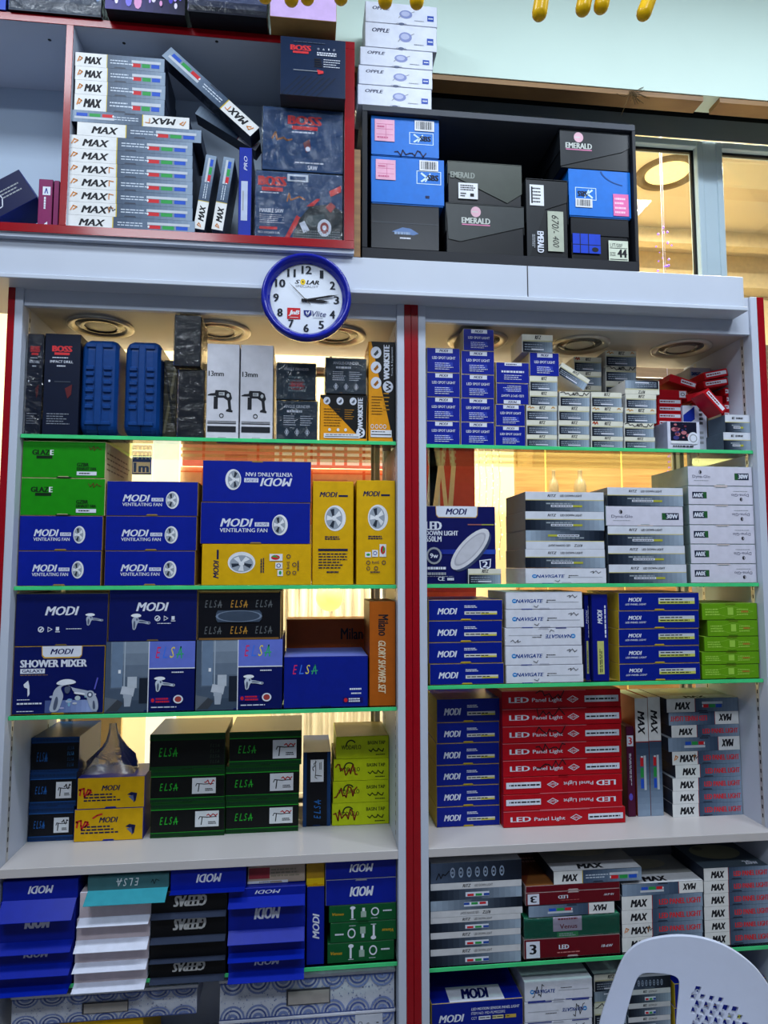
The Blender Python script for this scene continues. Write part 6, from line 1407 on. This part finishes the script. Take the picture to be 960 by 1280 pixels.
b = MB(); Yc = 1.3; xx0, xx1 = WX(340, 760, Yc), WX(500, 760, Yc); zz1 = WZ(420, 700, Yc); pts = []
N = 80
vs = []; 
for i in range(N+1):
    x = xx0+(xx1-xx0)*i/N; yy = Yc+.03*math.sin(i*.9)+.015*math.sin(i*2.3); vs += [(x, yy, 0.0), (x, yy, zz1), (x, yy+.004, 0.0), (x, yy+.004, zz1)]
fs = []
for i in range(N): q = 4*i; fs += [(q, q+4, q+5, q+1), (q+2, q+3, q+7, q+6), (q+1, q+5, q+7, q+3)]
b.add(vs, fs, M((196, 190, 172), .7, var=.15, nscale=4), True); o = b.obj('curtain'); tag(o, 'pale grey folded curtain beyond the left bay glass', 'curtain')
# globe lamp
Yl = .95; x, z = W(412, 747, Yl); r_ = (WX(429, 747, Yl)-WX(395, 747, Yl))/2
lamp = empty('globe_lamp', (x, Yl, z)); tag(lamp, 'glowing round yellow globe lamp seen through left bay glass', 'lamp')
b = MB(); b.lathe([(r_*math.sin(PI*i/16), r_*math.cos(PI*i/16)) for i in range(17)], M((255, 214, 110), .4, emit=1.6), 28); b.obj('globe', lamp)
b = MB(); b.tube([(0, 0, r_*.95), (0, 0, 4.03-z)], .006, INK, 8); b.lathe([(0, r_+.03), (.02, r_+.03), (.025, r_-.005), (0, r_-.005)], INK, 16); b.obj('cord', lamp)
# right bay view
def red_art(f):
    f.K([(.12, .86), (.2, .97), (.2, .86)], .02, PW); f.P([(.1, .84), (.3, .98), (.38, .98), (.2, .84)], M((240, 220, 190), .5)); f.P([(.42, .84), (.55, .98), (.64, .98), (.52, .84)], M((240, 220, 190), .5)); f.P([(.28, .98), (.36, .98), (.5, .84), (.42, .84)], M((240, 220, 190), .5))
    f.R(.0, 1, .72, .76, M((190, 60, 60), .5)); f.R(.3, .75, .8, .815, M((230, 190, 150), .5)); f.R(0, .25, .77, .83, M((200, 190, 160), .5)); f.R(.76, 1, .77, .83, M((150, 150, 150), .5)); f.R(0, 1, .55, .7, M((206, 160, 90), .5)); f.R(0, 1, .62, .64, M((120, 80, 40), .5))
board('red_poster', 531, 594, 556, 720, .62, .02, M((214, 86, 76), .5), 'red poster with pale letters behind right bay glass', 'poster', red_art, foot=0.0)
board('red_board', 531, 592, 731, 748, .64, .02, M((222, 96, 70), .5), 'red sign board with a pale logo behind right third shelf', 'sign', lambda f: f.E(.55, .2, .16, .5, M((240, 226, 200), .5)), foot=WZ(560, 860, .64))
WD = wood('veneer', (156, 116, 66), (186, 144, 88))
slab('trim_13', WX(645, 600, 1.9), XR-.01, 1.9, 1.94, 0, WZ(800, 577, 1.9), WD)
# dull wooden pelmet board behind the right top shelf
slab('trim_14', WX(600, 500, .62), WX(1000, 500, .62), .62, .64, WZ(800, 553, .62), WZ(800, 425, .62), wood('grey_wood', (110, 92, 74), (142, 120, 96)))
# light garland
b = MB(); rg = random.Random(8); Yg = .75; gb = M((255, 240, 210), .3, emit=1.2)
gx0, gx1 = WX(599, 590, Yg), WX(624, 590, Yg); gz0, gz1 = WZ(610, 700, Yg), WZ(610, 470, Yg)
gl = MB(); gl.tube([(gx0-.01, Yg, gz1+.004), (gx1+.01, Yg, gz1+.004)], .004, M((90, 120, 80), .5), 8)
gl.tube([((gx0+gx1)/2, Yg, gz1+.004), ((gx0+gx1)/2, Yg, 4.03)], .002, M((90, 120, 80), .5), 6)
for i in range(4):
    x = gx0+(gx1-gx0)*i/3; gl.tube([(x+.004*math.sin(j), Yg+.004*math.cos(j*1.7), gz1-(gz1-gz0)*j/24) for j in range(25)], .0012, M((150, 170, 130), .5), 5)
    for j in range(26):
        z = gz1-(gz1-gz0)*(j+.5*(i % 2))/26; cxx = x+rg.uniform(-.012, .012); cy = Yg+rg.uniform(-.012, .012); rr2 = rg.uniform(.0025, .0055)
        b.lathe([(rr2*math.sin(PI*q/6), rr2*math.cos(PI*q/6)) for q in range(7)], gb, 8, c=(cxx, cy, z))
o = gl.obj('light_garland'); tag(o, 'hanging garland of small white fairy lights beyond right bay glass', 'fairy lights')
q_ = b.obj('bulbs', o); q_['kind'] = 'stuff'
for u, n_ in ((682, 'left of two'), (777, 'right of two')):
    x = WX(u, 590, 1.2); b = MB(); b.tube([(x, 1.2, .6), (x, 1.2, 4.03)], .004, M((240, 206, 110), .4, emit=.5), 8); o = b.obj('yellow_cord'); tag(o, 'thin yellow cord given a glow, hanging beyond right bay glass, '+n_, 'rope light', 'yellow cords given a glow')  # plain yellow cords; the emission is an added glow
PURB = M((110, 70, 230), .3, emit=1.6)
for u, v0, v1, lab in ((838, 562, 590, 'purple fairy light cluster above the right thirty-watt cartons'), (831, 282, 342, 'purple fairy light string behind the upper right window')):
    Yp = .62 if v0 > 400 else .7; b = MB(); rg = random.Random(v0); x = WX(u, (v0+v1)/2, Yp); zA, zB_ = WZ(u, v0, Yp), WZ(u, v1, Yp)
    w_ = MB(); w_.tube([(x, Yp, zB_), (x, Yp, 4.03)], .001, M((200, 190, 220), .4), 5); o = w_.obj('fairy_lights'); tag(o, lab, 'fairy lights')
    for j in range(16):
        r2 = rg.uniform(.002, .006); b.lathe([(r2*math.sin(PI*q/6), r2*math.cos(PI*q/6)) for q in range(7)], PURB, 8, c=(x+rg.gauss(0, .022), Yp+rg.uniform(-.01, .01), zA+(zB_-zA)*rg.random()))
    q_ = b.obj('bulbs', o); q_['kind'] = 'stuff'
# vases silhouetted on the wood
for u, w_, lab in ((692, 12, 'slim grey bottle standing before the brown wood panel'), (725, 15, 'square-shouldered grey bottle before the brown wood panel')):
    Yv = 1.7; x = WX(u, 600, Yv); zt = WZ(u, 588, Yv); zb = WZ(u, 640, Yv); hw = (WX(u+w_/2, 600, Yv)-WX(u-w_/2, 600, Yv))/2
    b = MB(); h = zt-zb; b.lathe([(0, 0), (hw, 0), (hw, h*.62), (hw*.8, h*.74), (hw*.35, h*.82), (hw*.35, h*.97), (hw*.42, h), (0, h)], M((140, 128, 100), .3), 24); o = b.obj('bottle', None, (x, Yv, zb)); tag(o, lab, 'bottle')
x0, x1 = WX(660, 640, 1.7), WX(760, 640, 1.7); b = MB(); b.box(x0, x1, 1.6, 1.895, 0.0005, WZ(700, 640, 1.7)-.0005, WD, .003); o = b.obj('wood_cabinet'); tag(o, 'low wooden cabinet under the grey bottles beyond the glass', 'cabinet')
# ring light on the corridor ceiling
x, _q = W(832, 222, 1.45); yl = Ysolve(834, 218, 4.02); x = WX(834, 218, yl)
rl = empty('ring_light', (x, yl, 4.03)); tag(rl, 'round recessed ceiling light seen through the upper window', 'ceiling light')
b = MB(); b.lathe([(.12, -.002), (.13, -.012), (.165, -.014), (.175, -.001)], M((120, 100, 70), .4), 40); b.obj('trim_ring', rl)
b = MB(); b.lathe([(0, -.003), (.118, -.003)], M((255, 226, 150), .4, emit=1.1), 40); b.obj('diffuser', rl)
struct(slab('trim_11', XL+.01, XR-.01, 1.72, 1.80, 3.93, 4.029, M((236, 218, 178), .6)))
struct(slab('trim_12', XL+.01, XR-.01, 2.05, 2.199, 3.80, 4.029, M((240, 224, 186), .6)))
# dry vine tuft on the wooden strip above the cubby
b = MB(); rg = random.Random(2); x, z = W(785, 118, .16); tw = M((74, 58, 30), .7)
for i in range(16):
    a = rg.uniform(-2.6, -.3); L = rg.uniform(.02, .06); p = Vector((x+rg.uniform(-.02, .02), .118, ZB-.012)); pts = [p]
    for k in range(4): a += rg.uniform(-.5, .5); pts.append(pts[-1]+Vector((math.cos(a)*L/3, rg.uniform(-.004, .0), math.sin(a)*L/3)))
    b.tube(pts, .0012, tw, 5)
b.tube([(x-.01, .118, ZB-.015), (x-.03, .116, ZB-.06), (x-.055, .113, ZB-.12)], .0012, tw, 5)
o = b.obj('dried_twigs'); tag(o, 'tuft of dry twigs caught on the wooden strip above the cubby', 'twigs')
